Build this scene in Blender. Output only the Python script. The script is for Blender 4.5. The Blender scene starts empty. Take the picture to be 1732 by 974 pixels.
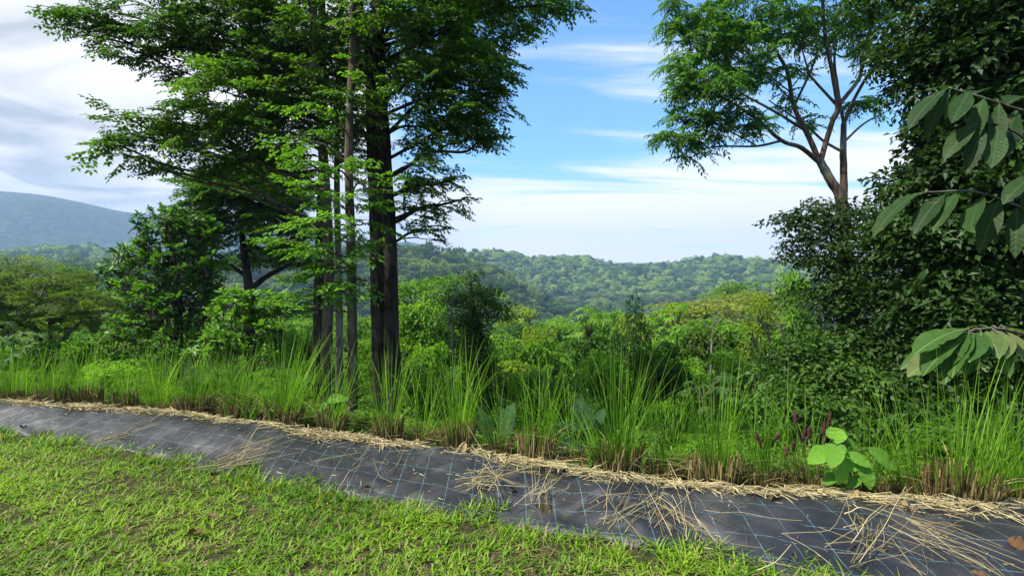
import bpy, math
import numpy as np
from mathutils import Vector

# ------------------------------------------------------------------ camera, sky, sun, exposure
S = bpy.context.scene
FPX, CX, CY, CAMH = 866.0, 866.0, 487.0, 1.6          # photograph's focal length / centre in its own pixels
cam_d = bpy.data.cameras.new('camera'); cam = bpy.data.objects.new('camera', cam_d)
S.collection.objects.link(cam); S.camera = cam
cam.location = (0, 0, CAMH); cam.rotation_euler = (math.radians(90), 0, 0)
cam_d.sensor_width = 36; cam_d.lens = 18.0; cam_d.clip_start = 0.05; cam_d.clip_end = 20000

SUN_AZ, SUN_EL = math.radians(114), math.radians(55)    # azimuth measured from the view direction to the left
sd = Vector((-math.sin(SUN_AZ)*math.cos(SUN_EL), math.cos(SUN_AZ)*math.cos(SUN_EL), math.sin(SUN_EL)))
sun_d = bpy.data.lights.new('sun', 'SUN'); sun_d.energy = 5.0; sun_d.angle = math.radians(0.53); sun_d.color = (1.0, .95, .86)
sun = bpy.data.objects.new('sun', sun_d); S.collection.objects.link(sun)
sun.rotation_euler = (-sd).to_track_quat('-Z', 'Y').to_euler(); sun.location = (0, 0, 50)

W = bpy.data.worlds.new('World'); S.world = W; W.use_nodes = True
def build_world():
    nt = W.node_tree; N = nt.nodes; L = nt.links; N.clear()
    out = N.new('ShaderNodeOutputWorld'); bg = N.new('ShaderNodeBackground'); bg.inputs['Strength'].default_value = 0.1
    sky = N.new('ShaderNodeTexSky'); sky.sky_type = 'NISHITA'; sky.sun_disc = False
    sky.sun_elevation = SUN_EL; sky.sun_rotation = math.atan2(sd.x, sd.y); sky.air_density = 1.0; sky.dust_density = .6; sky.ozone_density = 2.2
    tc = N.new('ShaderNodeTexCoord'); sep = N.new('ShaderNodeSeparateXYZ'); L.new(tc.outputs['Generated'], sep.inputs[0])
    def math_(op, a, b=None, clamp=False):
        m = N.new('ShaderNodeMath'); m.operation = op; m.use_clamp = clamp
        for i, v in enumerate((a, b)):
            if v is None: continue
            if isinstance(v, (int, float)): m.inputs[i].default_value = v
            else: L.new(v, m.inputs[i])
        return m.outputs[0]
    def rng_(v, a, b, c, d, smooth=True):
        m = N.new('ShaderNodeMapRange'); m.interpolation_type = 'SMOOTHSTEP' if smooth else 'LINEAR'
        L.new(v, m.inputs['Value'])
        for k, x in zip(('From Min', 'From Max', 'To Min', 'To Max'), (a, b, c, d)): m.inputs[k].default_value = x
        return m.outputs[0]
    zz = math_('ADD', math_('MAXIMUM', sep.outputs['Z'], 0.0), 0.13)
    px, py = math_('DIVIDE', sep.outputs['X'], zz), math_('DIVIDE', sep.outputs['Y'], zz)
    comb = N.new('ShaderNodeCombineXYZ'); L.new(px, comb.inputs[0]); L.new(py, comb.inputs[1])
    def noise(scale, rot, stretch, detail, rough, dist=0.0, off=0.0):
        mp = N.new('ShaderNodeMapping'); mp.inputs['Rotation'].default_value = (0, 0, rot); mp.inputs['Scale'].default_value = stretch; mp.inputs['Location'].default_value = (off, off, off)
        L.new(comb.outputs[0], mp.inputs[0]); t = N.new('ShaderNodeTexNoise'); L.new(mp.outputs[0], t.inputs['Vector'])
        t.inputs['Scale'].default_value = scale; t.inputs['Detail'].default_value = detail; t.inputs['Roughness'].default_value = rough; t.inputs['Distortion'].default_value = dist
        return t.outputs['Fac']
    puffy = noise(1.3, 0.4, (1, 1, 1), 9, .6, .4)
    streak = noise(1.15, 0.62, (.55, 2.0, 1), 8, .58, .6, 3.1)
    bank = rng_(sep.outputs['X'], -.10, -.42, 0, 1)                      # overcast side of the sky
    veil = rng_(sep.outputs['Z'], .30, .13, 0, 1)                        # bright cloud low above the hills
    a = math_('ADD', math_('MULTIPLY', bank, 1.15), math_('MULTIPLY', math_('SUBTRACT', puffy, .5), .9))
    b = math_('ADD', math_('MULTIPLY', veil, 1.15), math_('MULTIPLY', math_('SUBTRACT', streak, .5), 3.4))
    c = rng_(streak, .58, .82, 0, .45)
    m1 = rng_(a, .12, .6, 0, 1); m2 = rng_(b, .05, .95, 0, .96)
    mask = math_('MAXIMUM', math_('MAXIMUM', m1, m2), c)
    ramp = N.new('ShaderNodeValToRGB'); e = ramp.color_ramp.elements
    e[0].position = .38; e[0].color = (.47, .51, .535, 1); e[1].position = .62; e[1].color = (1.0, 1.0, 1.0, 1)
    L.new(noise(1.35, .2, (1, 1.3, 1), 9, .56, .8, 7.7), ramp.inputs[0])
    soft = N.new('ShaderNodeMix'); soft.data_type = 'RGBA'; soft.inputs['B'].default_value = (1.16, 1.13, 1.08, 1)
    L.new(rng_(sep.outputs['X'], -.25, .0, 0, 1), soft.inputs['Factor']); L.new(ramp.outputs[0], soft.inputs['A'])
    sc = N.new('ShaderNodeMix'); sc.data_type = 'RGBA'; sc.blend_type = 'MULTIPLY'; sc.inputs['Factor'].default_value = 1; sc.clamp_result = False
    L.new(soft.outputs['Result'], sc.inputs['A']); sc.inputs['B'].default_value = (5.7, 5.55, 5.45, 1)
    mx = N.new('ShaderNodeMix'); mx.data_type = 'RGBA'; L.new(mask, mx.inputs['Factor'])
    gain = N.new('ShaderNodeMix'); gain.data_type = 'RGBA'; gain.blend_type = 'MULTIPLY'; gain.inputs['Factor'].default_value = 1
    L.new(sky.outputs[0], gain.inputs['A']); gain.inputs['B'].default_value = (.74, 1.16, 1.36, 1)
    L.new(gain.outputs['Result'], mx.inputs['A']); L.new(sc.outputs['Result'], mx.inputs['B'])
    L.new(mx.outputs['Result'], bg.inputs['Color']); L.new(bg.outputs[0], out.inputs[0])
build_world()

S.view_settings.view_transform = 'Standard'; S.view_settings.look = 'None'
S.view_settings.exposure = 1.12; S.view_settings.gamma = 1.0; S.view_settings.use_curve_mapping = False
S.render.engine = 'CYCLES'
cy = S.cycles
cy.use_denoising = True; cy.max_bounces = 8; cy.diffuse_bounces = 3; cy.glossy_bounces = 2; cy.transmission_bounces = 5; cy.volume_bounces = 0
cy.use_adaptive_sampling = True; cy.adaptive_threshold = 0.015; cy.caustics_reflective = False; cy.caustics_refractive = False
HAZE_DENSITY = 3.3e-4

# ------------------------------------------------------------------ helpers
rng = np.random.default_rng(11)
COL = S.collection
U = lambda a, b, n=None: rng.uniform(a, b, n)
NR = lambda m, s, n=None: rng.normal(m, s, n)

def P(px, py, d):
    """point at depth d metres that the photograph shows at pixel (px, py)"""
    return np.array([(px - CX)/FPX*d, d, CAMH - (py - CY)/FPX*d])

def smooth(x): x = np.clip(x, 0, 1); return x*x*(3 - 2*x)

class Acc:
    def __init__(s): s.V, s.F, s.T, s.n = [], [], [], 0
    def add(s, V, F, T=None):
        V = np.asarray(V, float).reshape(-1, 3); F = np.asarray(F, np.int64).reshape(-1, 3)
        s.V.append(V); s.F.append(F + s.n); s.n += len(V)
        s.T.append(np.full(len(V), .5) if T is None else np.broadcast_to(np.asarray(T, float), (len(V),)))
        return s
    def mesh(s, name, mat, off=None, sm=False):
        V = np.concatenate(s.V); F = np.concatenate(s.F); T = np.concatenate(s.T)
        if off is not None: V = V - np.asarray(off)
        me = bpy.data.meshes.new(name)
        me.vertices.add(len(V)); me.vertices.foreach_set('co', V.astype(np.float32).ravel())
        me.loops.add(F.size); me.loops.foreach_set('vertex_index', F.astype(np.int32).ravel())
        me.polygons.add(len(F)); me.polygons.foreach_set('loop_start', (np.arange(len(F))*3).astype(np.int32))
        me.polygons.foreach_set('loop_total', np.full(len(F), 3, np.int32))
        me.polygons.foreach_set('use_smooth', np.full(len(F), sm, bool))
        at = me.attributes.new('tint', 'FLOAT', 'POINT'); at.data.foreach_set('value', T.astype(np.float32))
        me.materials.append(mat); me.update(calc_edges=True); me.validate()
        return me

def link(name, me, parent=None, loc=(0, 0, 0), rot=(0, 0, 0), scale=(1, 1, 1)):
    o = bpy.data.objects.new(name, me); COL.objects.link(o); o.parent = parent
    o.location = loc; o.rotation_euler = rot; o.scale = scale
    return o

def tag(o, label=None, cat=None, group=None, kind=None):
    for k, v in (('label', label), ('category', cat), ('group', group), ('kind', kind)):
        if v: o[k] = v
    return o

def thing(name, label, cat, loc, group=None):
    return tag(link(name, None, loc=tuple(loc)), label, cat, group)

def part(name, acc, mat, parent, sm=False, kind=None):
    return tag(link(name, acc.mesh(name, mat, off=parent.location, sm=sm), parent), kind=kind)

# ---- tubes
def catmull(pts, k=6):
    pts = np.asarray(pts, float)
    if len(pts) < 3: 
        t = np.linspace(0, 1, k + 1)[:, None]; return pts[0]*(1 - t) + pts[-1]*t
    p = np.vstack([2*pts[0] - pts[1], pts, 2*pts[-1] - pts[-2]]); out = []
    for i in range(1, len(p) - 2):
        for t in np.linspace(0, 1, k, endpoint=False):
            a, b, c, d = p[i-1], p[i], p[i+1], p[i+2]
            out.append(.5*((2*b) + (-a + c)*t + (2*a - 5*b + 4*c - d)*t*t + (-a + 3*b - 3*c + d)*t**3))
    out.append(pts[-1]); return np.array(out)

def tube(acc, pts, r0, r1, n=6, k=5, rough=0.0, tint=.5, radii=None, rib=0.0):
    Q = catmull(pts, k); m = len(Q)
    R = np.linspace(r0, r1, m) if radii is None else np.interp(np.linspace(0, 1, m), np.linspace(0, 1, len(radii)), radii)
    tan = np.gradient(Q, axis=0); tan /= np.linalg.norm(tan, axis=1)[:, None] + 1e-9
    ref = np.array([1., 0, 0]) if abs(tan[0][2]) > .7 else np.array([0, 0, 1.])
    u = np.cross(tan, ref); u /= np.linalg.norm(u, axis=1)[:, None] + 1e-9
    w = np.cross(tan, u)
    an = np.linspace(0, 2*math.pi, n, endpoint=False)
    rr = R[:, None]*(1 + rough*rng.standard_normal((m, n)) + rib*np.sin(an*5 + Q[:, 2:3]*1.3)[:, :])
    V = Q[:, None] + rr[..., None]*(np.cos(an)[None, :, None]*u[:, None] + np.sin(an)[None, :, None]*w[:, None])
    i = np.arange(m - 1)[:, None]*n; j = np.arange(n)[None]; j2 = (j + 1) % n
    a, b, c, d = i + j, i + j2, i + n + j2, i + n + j
    F = np.concatenate([np.stack([a, b, c], -1).reshape(-1, 3), np.stack([a, c, d], -1).reshape(-1, 3)])
    acc.add(V.reshape(-1, 3), F, tint)

# ---- leaf templates: extend along +X, upper face +Z
def leaf2(L, Wd, fold=.25, droop=.12):
    V = np.array([[0, 0, 0], [.45*L, .5*Wd, fold*.5*Wd], [L, 0, -droop*L], [.45*L, -.5*Wd, fold*.5*Wd]])
    return V, np.array([[0, 2, 1], [0, 3, 2]])

def leafN(L, Wd, fold=.25, droop=.25, st=(.12, .3, .52, .75), prof=None, wav=0.0, pet=0.0):
    """bigger leaf with a folded midrib; stations along the blade"""
    prof = prof or (lambda t: math.sin(math.pi*t**.8)**.8)
    V = [[pet, 0, 0]]
    for t in st:
        w = .5*Wd*prof(t); z = -droop*L*t*t; f = fold*w
        V += [[pet + L*t, w, z + f + wav*NR(0, 1)*Wd], [pet + L*t, 0, z], [pet + L*t, -w, z + f + wav*NR(0, 1)*Wd]]
    V.append([pet + L, 0, -droop*L]); F = []
    F += [[0, 2, 1], [0, 3, 2]]
    for i in range(len(st) - 1):
        a = 1 + 3*i; b = a + 3
        F += [[a, b + 1, b], [a, a + 1, b + 1], [a + 1, b + 2, b + 1], [a + 1, a + 2, b + 2]]
    a = 1 + 3*(len(st) - 1); e = len(V) - 1
    F += [[a, a + 1, e], [a + 1, a + 2, e]]
    if pet > 0:
        n = len(V); h = .012*L
        V += [[0, h, 0], [0, -h, 0], [pet + .05*L, h, -.004], [pet + .05*L, -h, -.004], [0, 0, -h*1.6], [pet + .05*L, 0, -h*1.6]]
        F += [[n, n+1, n+3], [n, n+3, n+2], [n, n+2, n+5], [n, n+5, n+4], [n+1, n+4, n+5], [n+1, n+5, n+3]]
    return np.array(V, float), np.array(F)

def rot_m(yaw, pitch, roll):
    yaw, pitch, roll = [np.asarray(v, float) for v in (yaw, pitch, roll)]
    cy_, sy, cp, sp, cr, sr = np.cos(yaw), np.sin(yaw), np.cos(pitch), np.sin(pitch), np.cos(roll), np.sin(roll)
    # Rz(yaw) * Ry(-pitch) * Rx(roll): +pitch lifts the +X axis
    R = np.empty(yaw.shape + (3, 3))
    R[..., 0, 0] = cy_*cp; R[..., 0, 1] = -cy_*sp*sr - sy*cr; R[..., 0, 2] = -cy_*sp*cr + sy*sr
    R[..., 1, 0] = sy*cp;  R[..., 1, 1] = -sy*sp*sr + cy_*cr; R[..., 1, 2] = -sy*sp*cr - cy_*sr
    R[..., 2, 0] = sp;     R[..., 2, 1] = cp*sr;              R[..., 2, 2] = cp*cr
    return R

class Tmpl:
    def __init__(s): s.a = Acc()
    def put(s, VF, pos, yaw, pitch=0., roll=0., sc=1., tint=.5):
        R = rot_m(yaw, pitch, roll); s.a.add(VF[0]*sc @ R.T + np.asarray(pos), VF[1], tint)
    def done(s):
        s.V = np.concatenate(s.a.V); s.F = np.concatenate(s.a.F); s.T = np.concatenate(s.a.T) - .5; return s

def scatter(acc, tmpls, pos, yaw, pitch, roll, scale, tint):
    n = len(pos); pos = np.asarray(pos); z = np.zeros(n)
    R = rot_m(yaw + z, pitch + z, roll + z)*(np.asarray(scale) + z)[:, None, None]
    pick = rng.integers(0, len(tmpls), n); tint = np.asarray(tint) + z
    for k, t in enumerate(tmpls):
        ix = np.where(pick == k)[0]
        if not len(ix): continue
        V = np.einsum('nij,mj->nmi', R[ix], t.V) + pos[ix][:, None]
        m = len(t.V); F = t.F[None] + (np.arange(len(ix))*m)[:, None, None]
        acc.add(V.reshape(-1, 3), F.reshape(-1, 3), (tint[ix][:, None] + t.T[None]).ravel())

def t_spray(L=.5, leaf=.072, wd=.043, sides=4, per=7):
    """flat drooping branchlet with alternate leaves"""
    t = Tmpl(); tw = Acc()
    axes = [((0, 0, 0), 0., L)]
    for i in range(sides):
        f = .15 + .7*i/sides; axes.append(((L*f, 0, -.1*L*f*f), (1 if i % 2 else -1)*U(.6, 1.0), L*U(.4, .62)*(1 - .4*f)))
    for (o, ang, ln) in axes:
        o = np.array(o); dv = np.array([math.cos(ang), math.sin(ang), 0])
        tube(t.a, [o, o + dv*ln*.5 + [0, 0, -.02*ln], o + dv*ln + [0, 0, -.16*ln]], .004, .0015, 3, 2, tint=-1.5)
        n = max(3, int(per*ln/L) + 2)
        for j in range(n):
            f = (j + .6)/n; p = o + dv*ln*f + np.array([0, 0, -.16*ln*f*f])
            for s in (1, -1):
                if U(0, 1) < .88:
                    t.put(leaf2(leaf*U(.75, 1.2), wd*U(.85, 1.2), U(.1, .4), U(.05, .3)), p + NR(0, .006, 3), ang + s*U(.6, 1.2), U(-.45, .25), NR(0, .45), 1, .5 + NR(0, .12))
        t.put(leaf2(leaf, wd), o + dv*ln + np.array([0, 0, -.16*ln]), ang, -.2)
    return t.done()

def t_rosette(n=10, L=.16, wd=.07):
    t = Tmpl()
    for i in range(n):
        y = i*2.4 + NR(0, .2); pit = U(.0, .95) - .25*(i/n)
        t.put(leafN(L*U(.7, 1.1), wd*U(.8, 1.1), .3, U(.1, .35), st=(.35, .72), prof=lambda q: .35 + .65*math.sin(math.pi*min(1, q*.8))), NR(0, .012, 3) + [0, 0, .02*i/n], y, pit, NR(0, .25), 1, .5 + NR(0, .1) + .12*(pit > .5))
    tube(t.a, [[0, 0, -.25], [0, 0, 0]], .012, .006, 4, 2, tint=-1.5)
    return t.done()

def t_pinnate(nl=5, L=.46, pairs=7, leaf=.13, wd=.05):
    t = Tmpl()
    for i in range(nl):
        y = i*2*math.pi/nl + NR(0, .35); pit = U(-.5, .5); ln = L*U(.7, 1.1)
        s = np.linspace(0, 1, pairs + 2); h = np.array([math.cos(y), math.sin(y), 0])
        path = [h*ln*q*math.cos(pit) + np.array([0, 0, ln*(math.sin(pit)*q - .45*q*q)]) for q in s]
        tube(t.a, path[::3] + [path[-1]], .004, .002, 3, 1, tint=-1.5)
        for j in range(1, pairs + 1):
            for sd_ in (1, -1):
                t.put(leaf2(leaf*U(.8, 1.1), wd, .15, .25), path[j], y + sd_*U(.8, 1.15), -.25 - .3*s[j] + NR(0, .2), NR(0, .4), 1, .5 + NR(0, .1))
        t.put(leaf2(leaf, wd, .1, .2), path[-1], y, -.6)
    return t.done()

def t_clump(n=26, R=.3, leaf=.11, wd=.06, flat=.7, up=.25, mid=False):
    """leaves over a small dome, facing outwards and up"""
    t = Tmpl()
    for i in range(n):
        v = NR(0, 1, 3); v /= np.linalg.norm(v); v[2] = abs(v[2])*.9 - .25
        p = v*R*U(.55, 1.05)*np.array([1, 1, flat]); y = math.atan2(v[1], v[0]) + NR(0, .7)
        f = leafN(leaf*U(.7, 1.2), wd*U(.8, 1.2), .3, .3, st=(.3, .65)) if mid else leaf2(leaf*U(.7, 1.2), wd*U(.8, 1.2), U(.1, .4), .2)
        t.put(f, p, y, NR(-.25 + up*v[2], .4), NR(0, .5), 1, .5 + NR(0, .12))
    return t.done()

def t_palmate(n=9, L=.4, wd=.11, droop=.45, pet=0):
    t = Tmpl()
    for i in range(n):
        t.put(leafN(L*U(.8, 1.05)*(1 - .35*abs(i - (n-1)/2)/n), wd, .25, droop, st=(.25, .6), prof=lambda q: math.sin(math.pi*q**1.1)**.7), (0, 0, 0), (i - (n - 1)/2)*(5.6/n) + NR(0, .06), U(-.1, .25), NR(0, .15), 1, .5 + NR(0, .06))
    return t.done()

# ---- materials
def nodes_mat(name):
    m = bpy.data.materials.new(name); m.use_nodes = True; nt = m.node_tree; nt.nodes.clear()
    return m, nt, nt.nodes, nt.links

def ramp_node(N, stops):
    r = N.new('ShaderNodeValToRGB'); e = r.color_ramp.elements
    while len(e) < len(stops): e.new(.5)
    for el, (p, c) in zip(e, stops): el.position = p; el.color = (*c, 1)
    return r

def leaf_mat(name, dark, mid, light, trans=.35, rough=.55, rand=.35, spec=.2, twig=(.07, .05, .035), tcol=1.9):
    dark, mid, light = [(c[0], c[1]*1.06, c[2]*.7) for c in (dark, mid, light)]
    m, nt, N, L = nodes_mat(name)
    at = N.new('ShaderNodeAttribute'); at.attribute_name = 'tint'
    oi = N.new('ShaderNodeObjectInfo')
    mu = N.new('ShaderNodeMath'); mu.operation = 'MULTIPLY_ADD'; mu.inputs[1].default_value = rand; L.new(oi.outputs['Random'], mu.inputs[0])
    sb = N.new('ShaderNodeMath'); sb.operation = 'SUBTRACT'; sb.inputs[1].default_value = rand/2
    L.new(at.outputs['Fac'], mu.inputs[2]); L.new(mu.outputs[0], sb.inputs[0])
    r = ramp_node(N, ((.1, dark), (.5, mid), (.9, light))); L.new(sb.outputs[0], r.inputs[0])
    lt = N.new('ShaderNodeMath'); lt.operation = 'LESS_THAN'; lt.inputs[1].default_value = -.5; L.new(at.outputs['Fac'], lt.inputs[0])
    mc = N.new('ShaderNodeMix'); mc.data_type = 'RGBA'; L.new(lt.outputs[0], mc.inputs['Factor']); L.new(r.outputs[0], mc.inputs['A']); mc.inputs['B'].default_value = (*twig, 1)
    bs = N.new('ShaderNodeBsdfPrincipled'); bs.inputs['Roughness'].default_value = rough; bs.inputs['Specular IOR Level'].default_value = spec
    L.new(mc.outputs['Result'], bs.inputs['Base Color'])
    tr = N.new('ShaderNodeBsdfTranslucent'); tm = N.new('ShaderNodeMix'); tm.data_type = 'RGBA'; tm.blend_type = 'MULTIPLY'; tm.inputs['Factor'].default_value = 1
    L.new(mc.outputs['Result'], tm.inputs['A']); tm.inputs['B'].default_value = (tcol*1.05, tcol*1.1, tcol*.45, 1); L.new(tm.outputs['Result'], tr.inputs[0])
    mx = N.new('ShaderNodeMixShader'); mx.inputs[0].default_value = trans; L.new(bs.outputs[0], mx.inputs[1]); L.new(tr.outputs[0], mx.inputs[2])
    out = N.new('ShaderNodeOutputMaterial'); L.new(mx.outputs[0], out.inputs[0])
    return m

def bark_mat(name, c1, c2, c3, scale=6, lichen=None):
    m, nt, N, L = nodes_mat(name)
    tc = N.new('ShaderNodeTexCoord'); mp = N.new('ShaderNodeMapping'); mp.inputs['Scale'].default_value = (scale, scale, scale*.16); L.new(tc.outputs['Object'], mp.inputs[0])
    n1 = N.new('ShaderNodeTexNoise'); n1.inputs['Scale'].default_value = 3; n1.inputs['Detail'].default_value = 6; L.new(mp.outputs[0], n1.inputs['Vector'])
    r = ramp_node(N, ((.3, c1), (.5, c2), (.72, c3))); L.new(n1.outputs['Fac'], r.inputs[0])
    n2 = N.new('ShaderNodeTexNoise'); n2.inputs['Scale'].default_value = 1.1; n2.inputs['Detail'].default_value = 4; L.new(tc.outputs['Object'], n2.inputs['Vector'])
    col = r.outputs[0]
    if lichen:
        f = ramp_node(N, ((.52, (0, 0, 0)), (.64, (1, 1, 1)))); L.new(n2.outputs['Fac'], f.inputs[0])
        mx = N.new('ShaderNodeMix'); mx.data_type = 'RGBA'; L.new(f.outputs[0], mx.inputs['Factor']); L.new(col, mx.inputs['A']); mx.inputs['B'].default_value = (*lichen, 1); col = mx.outputs['Result']
    bs = N.new('ShaderNodeBsdfPrincipled'); bs.inputs['Roughness'].default_value = .9; bs.inputs['Specular IOR Level'].default_value = .15; L.new(col, bs.inputs['Base Color'])
    bp = N.new('ShaderNodeBump'); bp.inputs['Strength'].default_value = .8; bp.inputs['Distance'].default_value = .03; L.new(n1.outputs['Fac'], bp.inputs['Height']); L.new(bp.outputs[0], bs.inputs['Normal'])
    out = N.new('ShaderNodeOutputMaterial'); L.new(bs.outputs[0], out.inputs[0])
    return m

M = {}
M['canopy'] = leaf_mat('canopy_leaf', (.022, .058, .011), (.048, .110, .016), (.10, .19, .026), .42)
M['spray'] = leaf_mat('light_spray_leaf', (.045, .105, .018), (.075, .17, .024), (.13, .26, .035), .42)
M['broad'] = leaf_mat('glossy_broad_leaf', (.026, .068, .014), (.058, .145, .020), (.13, .26, .034), .30, .45, spec=.3)
M['feather'] = leaf_mat('feathery_leaf', (.045, .085, .018), (.085, .145, .026), (.17, .23, .04), .38)
M['feather2'] = leaf_mat('pale_feathery_leaf', (.06, .09, .045), (.09, .135, .06), (.15, .20, .08), .35)
M['pinnate'] = leaf_mat('pinnate_leaf', (.036, .092, .014), (.066, .155, .02), (.13, .255, .034), .44)
M['dark'] = leaf_mat('dark_vine_leaf', (.010, .026, .008), (.020, .048, .012), (.040, .085, .020), .26, .5)  # near-black leaf: deep shade of the right-hand trees put into the colour
M['vine'] = leaf_mat('vine_leaf', (.026, .066, .014), (.056, .125, .022), (.115, .21, .036), .33)
M['shade_painted_vine'] = leaf_mat('shade_painted_vine_leaf', (.014, .038, .010), (.030, .072, .015), (.066, .13, .026), .30)  # vine leaf darkened, shade on the right-hand shrub painted into its colour
M['spur_forest'] = leaf_mat('spur_forest_leaf', (.018, .052, .020), (.052, .110, .034), (.17, .21, .07), .25, .6, rand=1.1)
M['green'] = leaf_mat('thicket_leaf', (.034, .082, .014), (.084, .172, .022), (.17, .285, .036), .38)
M['bright'] = leaf_mat('bright_thicket_leaf', (.062, .13, .018), (.115, .225, .025), (.20, .33, .04), .42)
M['yellow'] = leaf_mat('yellow_green_leaf', (.085, .13, .016), (.15, .21, .022), (.25, .31, .04), .38)
M['orange'] = leaf_mat('russet_green_leaf', (.05, .09, .018), (.095, .15, .028), (.20, .20, .045), .35, rand=.5)
M['forest'] = leaf_mat('forest_leaf', (.030, .085, .028), (.10, .19, .055), (.30, .36, .12), .25, .6, rand=1.1)
M['weed'] = leaf_mat('weed_leaf', (.036, .085, .014), (.085, .175, .022), (.17, .29, .035), .38, rand=.6)
M['bark_dark'] = bark_mat('dark_bark', (.008, .007, .006), (.020, .016, .012), (.060, .046, .034), 6, (.050, .042, .032))
M['bark_brown'] = bark_mat('brown_bark', (.03, .022, .016), (.075, .054, .038), (.15, .115, .085), 6, (.13, .14, .11))
M['bark_grey'] = bark_mat('grey_bark', (.06, .052, .042), (.13, .115, .095), (.26, .235, .20), 7, (.30, .30, .26))

# ------------------------------------------------------------------ terrain
TOPX = np.array([-40, -6.43, -3.82, -1.63, 0, 1.22, 2.31, 3.32, 40]); TOPY = np.array([17.5, 6.43, 5.84, 4.93, 4.27, 3.71, 3.49, 3.30, -7.5])
BOTX = np.array([-40, -5.9, -3.2, -1.5, -.15, .55, 1.36, 1.8, 40]); BOTY = np.array([19.4, 5.75, 4.78, 4.02, 3.45, 3.24, 2.95, 2.76, -12])
ytop = lambda x: np.interp(x, TOPX, TOPY); ybot = lambda x: np.interp(x, BOTX, BOTY)
DT = np.array([-1e6, .25, 1, 2, 4, 8, 14, 25, 45, 80, 150, 260, 420, 8000]); DZ = np.array([0, 0, -.3, -.65, -1.2, -2.1, -3.1, -4.6, -6.8, -10.5, -20, -38, -44, -44])
_k = rng.normal(0, 1, (40, 2)); _ph = rng.uniform(0, 6.28, 40)
def rough(x, y, wl, n=12, o=0):
    z = 0
    for i in range(n):
        k = _k[(i + o) % 40]; z = z + np.sin((k[0]*x + k[1]*y)*2.2/wl*(1 + i*.11) + _ph[(i + o) % 40])
    return z/math.sqrt(n)
def px_az(px): return math.atan((px - CX)/FPX)
def crest(tab, R):
    az = np.array([px_az(p) for p, _ in tab]); h = np.array([(CY - q)/FPX*R*math.cos(a) + CAMH for (p, q), a in zip(tab, az)])
    return az, h
C_FAR = crest([(-400, 440), (0, 446), (160, 438), (260, 446), (600, 452), (760, 450), (830, 444), (870, 440), (900, 449), (1000, 446), (1060, 453), (1150, 452), (1250, 450), (1340, 450), (1500, 446), (2600, 440)], 950)
C_SPUR = crest([(-600, 470), (0, 478), (240, 478), (450, 455), (600, 438), (690, 440), (750, 450), (820, 470), (880, 500), (930, 530), (985, 556), (1100, 600)], 420)
C_MTN = crest([(-900, 318), (-300, 320), (0, 334), (120, 344), (240, 353), (400, 374), (560, 404), (690, 421), (800, 440), (1000, 470), (1200, 480), (3000, 480)], 2300)
def G(x, y):
    x = np.asarray(x, float); y = np.asarray(y, float)
    yt, yb = ytop(x), ybot(x); v = (y - yb)/(yt - yb)
    berm = .13*smooth(v/.75); t = y - yt
    left = smooth((-x - 3)/9); right = smooth((x - 2)/6)
    fac = 1 - .5*left*(1 - smooth((t - 25)/60)) - .25*right*(1 - smooth((t - 15)/40))
    base = np.where(t < .25, berm, .13 + np.interp(t, DT, DZ)*fac)
    base = base + rough(x, y, 3., 8)*.05*smooth((t - .3)/3)
    r = np.hypot(x, y); az = np.arctan2(x, y)
    base = base + rough(x, y, 60, 10, 7)*1.6*smooth((r - 50)/80)*(t > 0)
    def ridge(z, C, R, w_in, w_out, amp, wl, o):
        cz = np.interp(az, *C)*(1 + 0) ; k = np.where(r < R, np.exp(-((r - R)/w_in)**2), np.exp(-((r - R)/w_out)**2))
        k = k*smooth((t - 30)/100)
        return z + (cz - z)*k + rough(x, y, wl, 12, o)*amp*k*(1 - .75*np.exp(-((r - R)/(w_in*.18))**2))
    z = ridge(base, C_SPUR, 420, 130, 130, 4, 60, 3)
    z2 = ridge(base, C_FAR, 950, 330, 500, 12, 150, 11); z = np.maximum(z, z2)
    z3 = ridge(base, C_MTN, 2300, 750, 700, 34, 380, 17)
    return np.maximum(z, z3)
g1 = lambda x, y: float(G(np.array([x]), np.array([y]))[0])

def ground_material():
    m, nt, N, L = nodes_mat('soil_and_turf')
    geo = N.new('ShaderNodeNewGeometry')
    def nz(s, d=6):
        t = N.new('ShaderNodeTexNoise'); t.inputs['Scale'].default_value = s; t.inputs['Detail'].default_value = d; L.new(geo.outputs['Position'], t.inputs['Vector']); return t.outputs['Fac']
    a = ramp_node(N, ((.3, (.022, .018, .010)), (.48, (.030, .034, .011)), (.62, (.06, .05, .024)), (.75, (.14, .105, .055)))); L.new(nz(14), a.inputs[0])
    b = ramp_node(N, ((.36, (.004, .012, .007)), (.5, (.016, .036, .014)), (.64, (.045, .075, .026)))); L.new(nz(.07, 12), b.inputs[0])
    d = N.new('ShaderNodeVectorMath'); d.operation = 'LENGTH'; L.new(geo.outputs['Position'], d.inputs[0])
    mr = N.new('ShaderNodeMapRange'); mr.inputs['From Min'].default_value = 7; mr.inputs['From Max'].default_value = 14; L.new(d.outputs['Value'], mr.inputs['Value'])
    mx = N.new('ShaderNodeMix'); mx.data_type = 'RGBA'; L.new(mr.outputs[0], mx.inputs['Factor']); L.new(a.outputs[0], mx.inputs['A']); L.new(b.outputs[0], mx.inputs['B'])
    bs = N.new('ShaderNodeBsdfPrincipled'); bs.inputs['Roughness'].default_value = .95; bs.inputs['Specular IOR Level'].default_value = .1; L.new(mx.outputs['Result'], bs.inputs['Base Color'])
    bp = N.new('ShaderNodeBump'); bp.inputs['Strength'].default_value = .6; bp.inputs['Distance'].default_value = .02; L.new(nz(40), bp.inputs['Height']); L.new(bp.outputs[0], bs.inputs['Normal'])
    out = N.new('ShaderNodeOutputMaterial'); L.new(bs.outputs[0], out.inputs[0]); return m

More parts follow.
